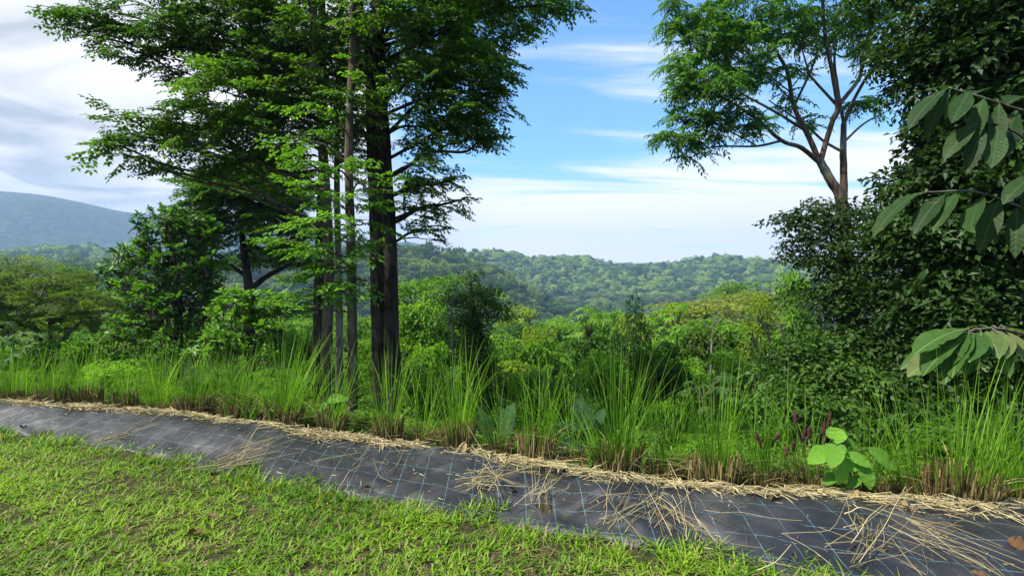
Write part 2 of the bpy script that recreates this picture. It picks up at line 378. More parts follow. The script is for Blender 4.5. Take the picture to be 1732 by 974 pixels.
def build_ground():
    az = np.concatenate([np.linspace(-1.2, 1.2, 250), np.linspace(1.2, 2*math.pi - 1.2, 60)[1:-1]])
    rr = np.concatenate([[0.01], np.geomspace(.4, 3000, 230)])
    A, R = np.meshgrid(az, rr); x, y = R*np.sin(A), R*np.cos(A); z = G(x, y)
    n = len(az); V = np.stack([x, y, z], -1).reshape(-1, 3)
    i = np.arange(len(rr) - 1)[:, None]*n; j = np.arange(n)[None]; j2 = (j + 1) % n
    a, b, c, d = i + j, i + n + j, i + n + j2, i + j2
    F = np.concatenate([np.stack([a, c, b], -1).reshape(-1, 3), np.stack([a, d, c], -1).reshape(-1, 3)])
    acc = Acc(); acc.add(V, F)
    o = link('ground', acc.mesh('ground', ground_material(), sm=True)); tag(o, kind='structure')
    return float(z.max()), float(z.min())
ZMAX, ZMIN = build_ground()

# ------------------------------------------------------------------ weed mat
def mat_z(x, v):
    """height of the ground sheet at fraction v across its width"""
    y = ybot(x) + v*(ytop(x) - ybot(x))
    return y, G(x, y) + .026 + .016*rough(x*1.0, y*1.0, .5, 6, 5)*np.clip(v*4, .3, 1) + .006*rough(x, y*1.6, .16, 10, 19) + .012*np.sin(x*9 + v*2)*np.clip(1 - v, 0, 1) - .045*smooth((.10 - v)/.2)
def mat_material():
    m, nt, N, L = nodes_mat('woven_plastic')
    uv = N.new('ShaderNodeUVMap'); uv.uv_map = 'UVMap'
    geo = N.new('ShaderNodeNewGeometry')
    nz = N.new('ShaderNodeTexNoise'); nz.inputs['Scale'].default_value = 2.2; nz.inputs['Detail'].default_value = 6; L.new(geo.outputs['Position'], nz.inputs['Vector'])
    sep = N.new('ShaderNodeSeparateXYZ'); L.new(uv.outputs[0], sep.inputs[0])
    def line(sock, period, w):
        a = N.new('ShaderNodeMath'); a.operation = 'DIVIDE'; a.inputs[1].default_value = period; L.new(sock, a.inputs[0])
        f = N.new('ShaderNodeMath'); f.operation = 'FRACT'; L.new(a.outputs[0], f.inputs[0])
        s = N.new('ShaderNodeMath'); s.operation = 'SUBTRACT'; s.inputs[1].default_value = .5; L.new(f.outputs[0], s.inputs[0])
        b = N.new('ShaderNodeMath'); b.operation = 'ABSOLUTE'; L.new(s.outputs[0], b.inputs[0])
        c = N.new('ShaderNodeMath'); c.operation = 'LESS_THAN'; c.inputs[1].default_value = w/period/2; L.new(b.outputs[0], c.inputs[0]); return c.outputs[0]
    l1, l2 = line(sep.outputs['X'], .21, .0032), line(sep.outputs['Y'], .25, .0042)
    mx = N.new('ShaderNodeMath'); mx.operation = 'MAXIMUM'; L.new(l1, mx.inputs[0]); L.new(l2, mx.inputs[1])
    dust = ramp_node(N, ((.35, (.011, .012, .015)), (.52, (.018, .019, .023)), (.62, (.034, .034, .037)), (.78, (.075, .068, .060)))); L.new(nz.outputs['Fac'], dust.inputs[0])
    n3 = N.new('ShaderNodeTexNoise'); n3.inputs['Scale'].default_value = 30; n3.inputs['Detail'].default_value = 3; L.new(geo.outputs['Position'], n3.inputs['Vector'])
    wear = ramp_node(N, ((.35, (.25, .25, .25)), (.6, (1, 1, 1)))); L.new(n3.outputs['Fac'], wear.inputs[0])
    fm = N.new('ShaderNodeMath'); fm.operation = 'MULTIPLY'; L.new(mx.outputs[0], fm.inputs[0]); L.new(wear.outputs[0], fm.inputs[1])
    cm = N.new('ShaderNodeMix'); cm.data_type = 'RGBA'; L.new(fm.outputs[0], cm.inputs['Factor']); L.new(dust.outputs[0], cm.inputs['A']); cm.inputs['B'].default_value = (.11, .215, .23, 1)
    bs = N.new('ShaderNodeBsdfPrincipled'); bs.inputs['Roughness'].default_value = .42; bs.inputs['Specular IOR Level'].default_value = .45; L.new(cm.outputs['Result'], bs.inputs['Base Color'])
    wv = N.new('ShaderNodeTexChecker'); wv.inputs['Scale'].default_value = 320; L.new(uv.outputs[0], wv.inputs['Vector'])
    bp = N.new('ShaderNodeBump'); bp.inputs['Strength'].default_value = .25; bp.inputs['Distance'].default_value = .002; L.new(wv.outputs['Fac'], bp.inputs['Height'])
    b2 = N.new('ShaderNodeBump'); b2.inputs['Strength'].default_value = .35; b2.inputs['Distance'].default_value = .03; L.new(nz.outputs['Fac'], b2.inputs['Height']); L.new(bp.outputs[0], b2.inputs['Normal']); L.new(b2.outputs[0], bs.inputs['Normal'])
    out = N.new('ShaderNodeOutputMaterial'); L.new(bs.outputs[0], out.inputs[0]); return m
def build_mat():
    xs = np.linspace(-9.5, 4.6, 420); vs = np.linspace(-.12, 1.12, 34)
    X, Vv = np.meshgrid(xs, vs); Y, Z = mat_z(X, Vv)
    Y = Y + .03*np.sin(X*3.1)*(Vv < 0) 
    wsc = 1.15
    u = X*1.06; w = Vv*wsc + .02*np.sin(X*1.7)
    n = len(xs); Vt = np.stack([X, Y, Z], -1).reshape(-1, 3)
    i = np.arange(len(vs) - 1)[:, None]*n; j = np.arange(n - 1)[None]
    a, b, c, d = i + j, i + j + 1, i + n + j + 1, i + n + j
    F = np.concatenate([np.stack([a, b, c], -1).reshape(-1, 3), np.stack([a, c, d], -1).reshape(-1, 3)])
    acc = Acc(); acc.add(Vt, F); me = acc.mesh('weed_mat', mat_material(), sm=True)
    uv = me.uv_layers.new(name='UVMap'); li = np.empty(len(me.loops), np.int32); me.loops.foreach_get('vertex_index', li)
    UVv = np.stack([u.ravel(), w.ravel()], -1)[li]; uv.data.foreach_set('uv', UVv.astype(np.float32).ravel())
    tag(link('weed_mat', me), 'strip of black woven weed mat with pale blue grid threads along the lawn edge', 'weed mat')
build_mat()

# ------------------------------------------------------------------ lawn
M['grass'] = leaf_mat('lawn_blade', (.040, .095, .010), (.118, .228, .018), (.235, .335, .042), .38, .5, rand=0, twig=(.30, .23, .12), tcol=1.7)
M['vetiver'] = leaf_mat('vetiver_blade', (.045, .105, .012), (.095, .20, .02), (.18, .31, .035), .40, .5, rand=.3, tcol=1.7)
M['straw'] = leaf_mat('straw', (.13, .092, .068), (.29, .22, .165), (.50, .41, .33), .1, .7, rand=.75, twig=(.2, .1, .05), tcol=1.1)
M['stubble'] = leaf_mat('cut_stalk', (.05, .034, .021), (.13, .092, .052), (.34, .25, .15), .1, .75, rand=.2, tcol=1.0)
M['dead'] = leaf_mat('dead_leaf', (.045, .022, .015), (.09, .045, .028), (.15, .08, .05), .1, .6, rand=.5, tcol=1.0)

def blade(L, Wd, lean, curl, seg=3):
    """narrow grass blade rising along +Z and bending towards +X"""
    q = np.linspace(0, 1, seg + 1); x = L*(lean*q + curl*q*q); z = L*q*(1 - .35*(lean + curl)*q)
    w = Wd*.5*(1 - q**2.2)*np.where(q < .12, .75, 1)
    V = []
    for i in range(seg): V += [[x[i], w[i], z[i]], [x[i], -w[i], z[i]]]
    V.append([x[-1], 0, z[-1]]); F = []
    for i in range(seg - 1): a = 2*i; F += [[a, a + 1, a + 3], [a, a + 3, a + 2]]
    a = 2*(seg - 1); F.append([a, a + 1, a + 2])
    return np.array(V), np.array(F)

def build_lawn():
    def tuft(n, L, Wd, straw=0):
        t = Tmpl()
        for i in range(n):
            dry = U(0, 1) < straw
            t.put(blade(L*U(.5, 1.2), Wd*U(.7, 1.25), U(.2, 1.1), U(.0, .8)), (*NR(0, .018, 2), -.005), U(0, 6.28), NR(0, .15), 0, 1, -1.5 if dry else .5 + NR(0, .22))
        return t.done()
    short = [tuft(8, .06, .0082, .18) for _ in range(6)] + [tuft(6, .055, .013, .12) for _ in range(3)]
    tall = [tuft(8, .11, .009, .05) for _ in range(4)]
    acc = Acc(); n = 47000
    y = 1.0 + 6.2*rng.random(n)**1.05; x = U(-1, 1, n)*(1.08*y + 1.2)
    dens = .55 + .3*rough(x, y, .9, 8, 2) + .22*rough(x, y, .3, 8, 9)
    e = ybot(x) - y
    keep = (e > -.09 - .08*rough(x, y, .35, 6, 4)) & (rng.random(n) < np.clip(dens + .1, .5, 1)) & (x > -8)
    x, y, e = x[keep], y[keep], e[keep]; z = G(x, y)
    p = np.stack([x, y, z], -1); tint = .46 + .17*rough(x, y, .7, 8, 14) + NR(0, .07, len(x))
    near_edge = (e < .22) & (rng.random(len(x)) < .42)
    sc = U(.7, 1.25, len(x))*(1 + .15*rough(x, y, .5, 6, 21))
    scatter(acc, short, p[~near_edge], U(0, 6.28, (~near_edge).sum()), 0, 0, np.clip(sc[~near_edge], .45, 1.7), tint[~near_edge])
    scatter(acc, tall, p[near_edge], U(0, 6.28, near_edge.sum()), 0, 0, np.clip(sc[near_edge], .5, 1.3), tint[near_edge])
    # dry thatch lying between the blades
    m = 9000; y = 1.2 + 5*rng.random(m); x = U(-1, 1, m)*(1.05*y + 1); ok = (ybot(x) - y > -.06) & (rough(x, y, .6, 8, 31) > -.2); x, y = x[ok], y[ok]
    tt = [Tmpl() for _ in range(3)]
    for t in tt: t.put(blade(U(.06, .16), .004, 0, .1), (0, 0, 0), 0); t.done()
    scatter(acc, tt, np.stack([x, y, G(x, y) + U(.005, .03, len(x))], -1), U(0, 6.28, len(x)), U(1.2, 1.7, len(x)), 0, U(.5, 1.2, len(x)), -1.5)
    o = link('lawn_grass', acc.mesh('lawn_grass', M['grass'])); tag(o, 'short bright green mown grass with dry thatch in front of the black mat', 'grass', kind='stuff')
build_lawn()

# ------------------------------------------------------------------ vetiver clumps
def make_clump(nb, H, seed, brown):
    gb, st = Acc(), Acc()
    tb = [Tmpl() for _ in range(6)]
    for k, t in enumerate(tb):
        t.put(blade(1.0, .0075, U(0, .05), [.02, .12, .26, .06, .6, .0][k], 6), (0, 0, 0), 0); t.done()
    a = U(0, 6.28, nb); r = .17*np.sqrt(rng.random(nb)); pos = np.stack([r*np.cos(a)*1.15, r*np.sin(a)*.9, U(.0, .22, nb)], -1)
    sp = np.abs(NR(0, .13, nb)) + r*.7; yaw = a + NR(0, .5, nb)
    ln = H*np.clip(NR(.78, .2, nb), .3, 1.25)
    # tilt outward: blade template grows along +Z; negative pitch tips +Z towards +X
    scatter(gb, tb, pos, yaw, -sp, 0, ln, .5 + NR(0, .13, nb) + .1*(ln > H*.9))
    ns = brown; a = U(0, 6.28, ns); r = .16*np.sqrt(rng.random(ns))
    ts = [Tmpl() for _ in range(5)]
    for t in ts:
        w = U(.006, .012)
        tube(t.a, [[0, 0, 0], [U(-.03, .03), 0, .5], [U(-.06, .06), 0, 1]], w*2.4, w*1.8, 4, 1); t.done()
    pos = np.stack([r*np.cos(a)*1.1, r*np.sin(a)*.9, np.full(ns, -.04)], -1)
    scatter(st, ts, pos, a, -(r*.8 + np.abs(NR(0, .05, ns))), 0, U(.13, .30, ns), .5 + NR(0, .2, ns))
    m = 26; a = U(0, 6.28, m)                                            # loose dead sheaths bending outwards
    td = [Tmpl() for _ in range(3)]
    for t in td: t.put(blade(.4, .012, .2, U(.5, .9), 4), (0, 0, 0), 0); t.done()
    scatter(st, td, np.stack([.15*np.cos(a), .13*np.sin(a), U(0, .15, m)], -1), a, -U(.1, .8, m), 0, U(.5, 1.0, m), .6 + NR(0, .2, m))
    return gb.mesh('blades', M['vetiver']), st.mesh('cut_stalks', M['stubble'])
CLUMPS = [make_clump(135, 1.12, 0, 190), make_clump(85, 1.25, 1, 190), make_clump(190, 1.0, 2, 160), make_clump(60, 1.2, 3, 120), make_clump(105, 1.15, 4, 200)]
clump_spots = [ # px of the base, metres behind the mat, variant, height factor, label
 (-60, .35, 2, .95, 'green vetiver clump cut off by the left picture edge'), (20, .45, 0, .9, 'vetiver clump beside the large-lobed leaves at the far left'),
 (88, .3, 2, .95, 'third vetiver clump counting from the left end of the mat'), (150, .32, 4, .9, 'fourth vetiver clump from the left, above a tan dry stalk'),
 (212, .34, 1, .85, 'fifth vetiver clump from the left, below the glossy round tree'), (270, .42, 0, 1.0, 'sixth vetiver clump from the left, under the glossy round tree'),
 (330, .3, 4, 1.1, 'tall dense vetiver clump under the dark spreading tree'), (400, .33, 2, 1.1, 'vetiver clump behind the long arching yellow-green blades'),
 (478, .3, 0, 1.12, 'dense vetiver clump with brown cut base, next left of the thin trunks'), (560, .3, 3, .95, 'vetiver clump in front of the group of thin trunks'),
 (655, .32, 1, 1.0, 'vetiver clump in front of the thick twin trunk'), (775, .28, 4, .95, 'vetiver clump in front of the creeper-draped stump'),
 (905, .26, 1, 1.05, 'vetiver clump just left of the dark paddle-leaved plant'), (1045, .24, 0, 1.05, 'vetiver clump with wide tan stubble right of the dark paddle-leaved plant'),
 (1210, .28, 4, 1.08, 'wide vetiver clump between the lance-leaved seedling and the red spikes'), (1360, .4, 3, .95, 'vetiver clump mixed with dark red flower spikes'),
 (1470, .55, 3, .8, 'sparse vetiver clump behind the bright broad-leaved sapling'), (1625, .22, 1, 1.08, 'vetiver clump with splayed long blades right of the broad-leaved sapling'),
 (1722, .4, 3, .85, 'thin vetiver clump cut off by the right picture edge')]
clump_spots += [(712, .42, 3, .85, 'thin vetiver clump between twin trunk clump and draped stump clump'), (842, .40, 3, .9, 'thin vetiver clump beside the two upright paddle leaves'), (962, .5, 3, .9, 'thin vetiver clump behind the dark paddle-leaved plant'), (1128, .4, 1, .85, 'vetiver clump right behind the lance-leaved seedling'), (1288, .36, 4, .85, 'vetiver clump left of the red flower spikes, above a lance-leaved weed'), (1545, .42, 1, .9, 'vetiver clump between the bright sapling and the splayed clump'), (1680, .5, 4, .9, 'vetiver clump behind the last splayed clump at right')]
clump_spots += [(60, .62, 3, .95, 'second-row vetiver clump behind the first gap at far left'), (125, .62, 1, .9, 'second-row vetiver clump behind the third and fourth from left'), (185, .66, 3, 1.0, 'second-row vetiver clump behind the fourth and fifth from left'), (243, .7, 1, .9, 'second-row vetiver clump behind the fifth and sixth from left'), (300, .62, 3, 1.0, 'second-row vetiver clump below the glossy tree right edge'), (365, .6, 1, 1.0, 'second-row vetiver clump behind the arching yellow-green blades'), (440, .58, 3, .95, 'second-row vetiver clump behind the dense brown-based clump'), (520, .6, 1, .85, 'second-row vetiver clump at the foot of the leftmost thin trunk')]
def px_line(px, back):
    """where the ray through photograph column px crosses the line 'back' metres behind the mat's far edge"""
    k = (px - CX)/FPX; y = 4.3
    for _ in range(60): y = .5*y + .5*(float(ytop(k*y)) + back)
    return k*y, y
for px, back, var, hf, lab in clump_spots:
    x, y = px_line(px, back); z = g1(x, y)
    t = thing('vetiver_clump', lab, 'grass clump', (x, y, z), 'vetiver clumps planted along the mat'); t.rotation_euler = (NR(0, .07), NR(0, .07), U(0, 6.28)); s = hf*U(.74, .92)*(.86 if px < 380 else 1)
    link('blades', CLUMPS[var][0], t, scale=(s, s, s)); link('cut_stalks', CLUMPS[var][1], t, scale=(hf, hf, U(.85, 1.1)*(.55 if back > .35 else 1)))

# ------------------------------------------------------------------ trees: general builder
def ellipsoid_pts(c, r, n, shell=.45):
    v = NR(0, 1, (n, 3)); v /= np.linalg.norm(v, axis=1)[:, None]
    return c + v*r*(shell + (1 - shell)*rng.random(n)**.7)[:, None]

def limb_path(a, b, sag=.12):
    a, b = np.asarray(a), np.asarray(b); d = np.linalg.norm(b - a); m = a*.5 + b*.5 + np.array([0, 0, sag*d]) + NR(0, .05*d, 3)
    return [a, a*.75 + m*.25 + NR(0, .02*d, 3), m, m*.4 + b*.6 + NR(0, .03*d, 3), b]

def crown_blobs(leaves, wood_of, axis, blobs, tmpls, tint=.5, scale=1., out=.75, pitch=-.12, twig=.22, limb_r=.035, rise=.35, roll=.3, limbs=True):
    """axis: list of stem points (bottom to top); blobs: (centre xyz, radii xyz, number of leaf sprays)"""
    axis = np.asarray(axis)
    for c, r, n in blobs:
        wood = wood_of(); c = np.asarray(c, float); r = np.asarray(r, float)
        hd = np.linalg.norm(axis[:, :2] - c[:2], axis=1); want = c[2] - rise*hd
        k = int(np.argmin(np.abs(axis[:, 2] - want) + .15*hd)); st = axis[k]
        pts = ellipsoid_pts(c, r, n)
        ends = [c]
        if limbs:
            far = c + (c - st)*np.array([1, 1, .3])/(np.linalg.norm(c - st) + 1e-6)*r[:2].mean()*.7
            pth = catmull(limb_path(st, c, .06), 4); tube(wood, pth, limb_r, limb_r*.55, 5, 1, .05); tube(wood, limb_path(c, far, .03), limb_r*.55, .008, 4, 3)
            ends = list(pth[-8:])
            for _ in range(4):
                e = pts[rng.integers(n)]; s0 = ends[rng.integers(len(ends))]; q = catmull(limb_path(s0, e, .08), 3); tube(wood, q, limb_r*.4, .006, 4, 1); ends += list(q[3::3])
        E = np.array(ends)
        dv = pts - st; yaw = np.arctan2(dv[:, 1], dv[:, 0]) + NR(0, out, n)
        tn = tint + NR(0, .10) + NR(0, .09, n)
        scatter(leaves, tmpls, pts, yaw, NR(pitch, .25, n), NR(0, roll, n), scale*U(.7, 1.25, n), tn)
        for i in np.where(rng.random(n) < twig)[0]:
            s0 = E[np.argmin(np.linalg.norm(E - pts[i], axis=1))]
            tube(wood, [s0, s0*.5 + pts[i]*.5 + NR(0, .04, 3), pts[i]], .009, .004, 3, 1)

def B(px, py, d, rx, ry, rd, dens, k):
    """crown blob from its extent in the photograph (pixels) and its depth, k sprays per 1000 px2"""
    f = d/FPX; n = max(4, int(dens*k*math.pi*rx*ry/1000)); return (P(px, py, d), (rx*f, rd, ry*f), n)

def tree(name, label, cat, stems, bark, leafmat, blobs, tmpls, group=None, ribs=.05, sides=9, extra=None, **kw):
    """stems: list of (points, radii); the first starts at the base"""
    base = np.array(stems[0][0][0]); t = thing(name, label, cat, base, group)
    wood, lv, tws = Acc(), Acc(), []
    def new_limb(): tws.append(Acc()); return tws[-1]
    axis = []
    for i, (pts, rad) in enumerate(stems):
        tube(wood, pts, 0, 0, sides, 7, .035, radii=rad, rib=ribs); axis += list(catmull(pts, 7))
    crown_blobs(lv, new_limb, axis, blobs, tmpls, **kw)
    part('trunk', wood, bark, t, True)
    for tw in tws:
        if tw.n: part('branch', tw, bark, t, True)
    part('crown', lv, leafmat, t)
    if extra: extra(t)
    return t

def stem(*pp, z0=True):
    """stem from photograph points (px, py, depth); the first one is dropped onto the ground"""
    pts = [P(*q) for q in pp]
    if z0: x, y = pts[0][:2]; pts[0] = np.array([x, y, g1(x, y) - .1])
    return pts

SPR = [t_spray() for _ in range(5)] + [t_spray(.42, .062, .037, 4, 6) for _ in range(3)]
K = 9.2
D1 = 8.8
# thick twin-trunked tree
tree('twin_trunk_tree', 'tall tree with thick dark twin trunk, its leafy boughs reaching right over blue sky', 'tree',
     [(stem((668, 690, D1), (661, 560, D1), (657, 400, D1), (650, 250, D1), (641, 100, D1), (634, -150, D1), (628, -520, D1)), [.17, .145, .13, .115, .105, .10, .06]),
      (stem((646, 690, D1+.05), (641, 560, D1), (638, 400, D1), (631, 250, D1), (623, 90, D1+.1), (606, 0, D1+.2), (585, -320, D1+.4)), [.155, .135, .125, .11, .075, .07, .04]),
      (stem((650, 300, D1-.1), (645, 200, D1-.14), (640, 60, D1-.1), (650, -200, D1), z0=False), [.05, .07, .06, .03])],
     M['bark_dark'], M['canopy'],
     [B(720, 60, D1, 75, 80, 1.0, 1.0, K), B(790, 40, D1+.3, 75, 60, .9, .9, K), B(860, 15, D1+.3, 60, 30, .6, .7, K), B(925, 8, D1+.2, 45, 26, .4, .55, K),
      B(745, 160, D1-.2, 75, 60, 1.0, 1.0, K), B(815, 120, D1, 45, 45, .7, .85, K), B(830, 165, D1, 24, 24, .3, .5, K), B(700, 215, D1, 40, 45, .9, .8, K), B(770, 220, D1-.2, 48, 34, .6, .8, K), B(812, 236, D1-.2, 22, 14, .25, .6, K),
      B(712, 262, D1-.5, 14, 14, .2, .7, K), B(716, 310, D1, 34, 20, .4, .65, K), B(758, 302, D1, 15, 8, .2, .6, K), B(720, 352, D1, 40, 17, .4, .7, K), B(772, 340, D1, 22, 10, .25, .6, K), B(708, 392, D1, 34, 18, .4, .55, K), B(690, 325, D1+.2, 25, 60, .4, .5, K),
      B(660, 60, D1+.8, 50, 90, .8, .7, K), B(610, 130, D1+1.0, 45, 110, .7, .55, K), B(670, 20, D1-.8, 90, 45, .4, .35, K),
      B(760, -140, D1, 170, 110, 2.0, .35, K), B(620, -260, D1, 190, 130, 2.2, .28, K), B(700, -480, D1, 190, 130, 2.2, .22, K)],
     SPR, scale=1.0, limb_r=.035)
# thin trunks
tree('slender_tree', 'slender dark trunk, leftmost of the thin trunks, crown spreading left into the overcast sky', 'tree',
     [(stem((535, 668, 9.6), (538, 560, 9.6), (541, 440, 9.6), (547, 250, 9.6), (545, 80, 9.6), (540, -300, 9.6)), [.115, .10, .09, .085, .075, .04])],
     M['bark_dark'], M['canopy'],
     [B(420, 60, 9.4, 90, 75, 1.2, .85, K), B(350, 45, 9.2, 60, 50, .9, .7, K), B(290, 60, 9.0, 55, 35, .6, .52, K), B(230, 30, 8.9, 60, 30, .5, .5, K), B(160, 26, 8.8, 50, 24, .4, .5, K), B(105, 22, 8.7, 24, 13, .3, .5, K), B(165, 62, 8.8, 28, 16, .3, .45, K),
      B(255, 95, 8.9, 42, 22, .4, .45, K), B(300, 118, 9, 35, 22, .4, .4, K), B(470, 40, 9.6, 60, 60, .9, .9, K),
      B(430, -130, 9.2, 150, 80, 1.8, .35, K), B(500, -320, 9.4, 170, 110, 2, .25, K)], SPR, limb_r=.03)
tree('slender_tree', 'slender pale brown trunk, second of the thin trunks, with low boughs reaching left', 'tree',
     [(stem((549, 668, 9.0), (553, 560, 9.0), (556, 440, 9.0), (545, 230, 9.1), (533, 80, 9.2), (515, -280, 9.4)), [.11, .095, .088, .085, .08, .04])],
     M['bark_brown'], M['canopy'],
     [B(410, 165, 8.6, 70, 50, 1.0, .8, K), B(350, 195, 8.4, 40, 32, .6, .6, K), B(295, 208, 8.2, 50, 15, .35, .6, K), B(225, 204, 8.0, 40, 10, .25, .6, K), B(260, 238, 8.1, 55, 14, .35, .6, K), B(205, 247, 8.0, 30, 9, .25, .6, K), B(240, 268, 8.1, 35, 12, .25, .45, K), B(330, 245, 8.3, 45, 26, .5, .6, K), B(290, 290, 8.3, 36, 10, .3, .4, K),
      B(460, 220, 8.8, 70, 55, .9, .9, K), B(400, 270, 8.7, 60, 30, .6, .7, K), B(480, 130, 9.2, 60, 50, .9, .85, K)], SPR, limb_r=.028)
tree('slender_tree', 'thinnest grey trunk, third of the thin trunks, half hidden behind light green sprays', 'tree',
     [(stem((573, 668, 9.9), (574, 560, 9.9), (572, 440, 9.9), (570, 250, 9.9), (576, 80, 9.9), (580, -250, 9.9)), [.075, .068, .06, .055, .05, .03])],
     M['bark_grey'], M['canopy'],
     [B(545, 60, 9.8, 55, 70, .8, .8, K), B(520, 180, 9.8, 55, 70, .8, .85, K), B(590, 215, 9.9, 40, 70, .6, .65, K), B(500, 290, 9.8, 50, 45, .6, .8, K), B(570, -120, 9.8, 120, 90, 1.5, .35, K), B(560, 50, 8.7, 60, 50, .5, .5, K), B(535, 140, 8.7, 55, 50, .5, .55, K), B(590, 190, 8.3, 40, 50, .4, .5, K), B(555, 235, 8.6, 45, 30, .4, .5, K), B(610, 60, 8.4, 30, 50, .3, .4, K)], SPR, limb_r=.02)
tree('slender_tree', 'slender brown trunk, rightmost of the thin trunks, hung with light green layered sprays', 'tree',
     [(stem((598, 715, 7.6), (596, 600, 7.6), (594, 440, 7.7), (590, 250, 7.8), (596, 80, 8), (600, -250, 8.2)), [.085, .075, .068, .062, .055, .03])],
     M['bark_brown'], M['spray'],
     [B(560, 285, 7.4, 52, 13, .5, .62, K), B(540, 320, 7.3, 36, 12, .45, .55, K), B(590, 345, 7.4, 50, 14, .5, .62, K), B(545, 380, 7.3, 45, 12, .45, .6, K), B(615, 305, 7.5, 34, 14, .45, .45, K), B(520, 415, 7.2, 50, 12, .45, .65, K), B(590, 412, 7.3, 48, 13, .5, .6, K), B(560, 455, 7.3, 45, 11, .45, .6, K), B(550, 490, 7.3, 42, 12, .4, .55, K), B(600, 475, 7.4, 32, 10, .4, .4, K), B(612, 380, 7.5, 28, 14, .4, .3, K), B(535, 522, 7.4, 18, 8, .3, .5, K), B(520, 240, 7.5, 36, 16, .5, .3, K), B(560, 200, 7.6, 40, 20, .6, .18, K), B(600, 120, 7.8, 30, 30, .6, .15, K)],
     SPR, limb_r=.018, pitch=-.05, roll=.2)

# glossy round tree, spreading dark tree, shrubs on the left
ROS = [t_rosette() for _ in range(4)] + [t_rosette(8, .13, .06) for _ in range(2)]
KB = 17.0; DB = 12.0
tree('glossy_leaved_tree', 'rounded dense tree with glossy leaf rosettes left of the thin trunks', 'tree',
     [(stem((300, 640, DB), (302, 560, DB), (300, 480, DB), (290, 420, DB)), [.12, .1, .08, .04])], M['bark_dark'], M['broad'],
     [B(290, 385, DB, 60, 34, .8, 1, KB), B(330, 400, DB, 40, 36, .7, 1, KB), B(245, 430, DB, 46, 30, .7, 1, KB), B(300, 450, DB-.3, 62, 40, .9, 1, KB), B(350, 470, DB, 34, 45, .6, .9, KB), B(205, 470, DB, 36, 26, .5, .9, KB), B(250, 490, DB-.3, 56, 34, .8, 1, KB), B(310, 520, DB-.4, 60, 36, .8, .9, KB), B(235, 550, DB-.3, 50, 36, .7, .9, KB), B(300, 580, DB-.4, 60, 34, .8, .9, KB), B(290, 362, DB, 34, 12, .3, .8, KB)],
     ROS, pitch=.2, out=1.5, limb_r=.03, roll=.35)
CLM = [t_clump() for _ in range(5)]
tree('glossy_leaved_shrub', 'dark leafy shrub right of the glossy round tree, before the hazy slope', 'shrub',
     [(stem((420, 650, 11), (425, 560, 11), (430, 500, 11)), [.06, .05, .03])], M['bark_dark'], M['broad'],
     [B(400, 520, 11, 45, 30, .7, 1, KB), B(450, 515, 11.2, 38, 26, .6, .9, KB), B(420, 565, 10.8, 60, 34, .8, 1, KB), B(480, 530, 11.3, 18, 16, .4, .7, KB), B(370, 590, 10.8, 40, 30, .6, .9, KB), B(465, 590, 10.9, 30, 28, .5, .8, KB)],
     ROS, pitch=.2, out=1.5, limb_r=.02)
SPF = [t_spray(.6, .095, .045, 5, 8) for _ in range(4)]
DC = 17.0
tree('spreading_tree', 'dark spreading tree with forked open trunk between round tree and thin trunks', 'tree',
     [(stem((424, 640, DC), (424, 540, DC), (420, 480, DC), (412, 420, DC), (405, 360, DC)), [.20, .17, .14, .10, .05]), ([P(422, 490, DC), P(455, 465, DC), P(490, 445, DC), P(520, 400, DC)], [.10, .08, .06, .04]), ([P(420, 470, DC), P(385, 445, DC), P(360, 430, DC)], [.07, .05, .03]), ([P(416, 430, DC), P(428, 390, DC), P(440, 350, DC)], [.07, .05, .03])],
     M['bark_dark'], M['canopy'],
     [B(360, 310, DC, 45, 22, 1.0, .7, 26), B(400, 340, DC, 60, 34, 1.4, 1, 26), B(460, 330, DC, 50, 40, 1.4, 1.1, 26), B(380, 375, DC, 45, 26, 1.1, .9, 26), B(470, 385, DC, 46, 34, 1.2, 1, 26), B(440, 420, DC+.6, 40, 20, 1, .6, 26), B(500, 430, DC+.5, 30, 22, .9, .8, 26), B(360, 430, DC+1, 30, 20, .8, .4, 26), B(430, 290, DC, 60, 24, 1.2, .8, 26)],
     SPF, scale=1.15, limb_r=.05, tint=.42)
FEA = [t_spray(.55, .05, .022, 6, 20) for _ in range(4)]
tree('umbrella_tree', 'flat-topped feathery tree with slanting bare limbs at the far left', 'tree',
     [(stem((85, 640, 13), (78, 600, 13), (60, 560, 13), (30, 520, 13)), [.10, .08, .06, .03]), ([P(85, 610, 13), P(110, 570, 13), P(135, 545, 13)], [.06, .05, .03]), ([P(82, 600, 13), P(85, 550, 13), P(70, 500, 13)], [.06, .045, .03])],
     M['bark_brown'], M['feather'],
     [B(20, 480, 13, 55, 18, 1.4, 1.0, 20), B(85, 470, 13.4, 60, 18, 1.4, .9, 20), B(50, 505, 12.8, 70, 20, 1.5, 1, 20), B(120, 510, 13, 50, 18, 1.2, .9, 20), B(150, 535, 13, 40, 16, 1.0, .7, 20), B(20, 540, 12.6, 46, 24, 1.2, .9, 20), B(90, 545, 13.4, 55, 24, 1.2, .6, 20), B(-40, 500, 13, 45, 40, 1.4, .8, 20)],
     FEA, scale=1.05, limb_r=.025, pitch=0, roll=.2)

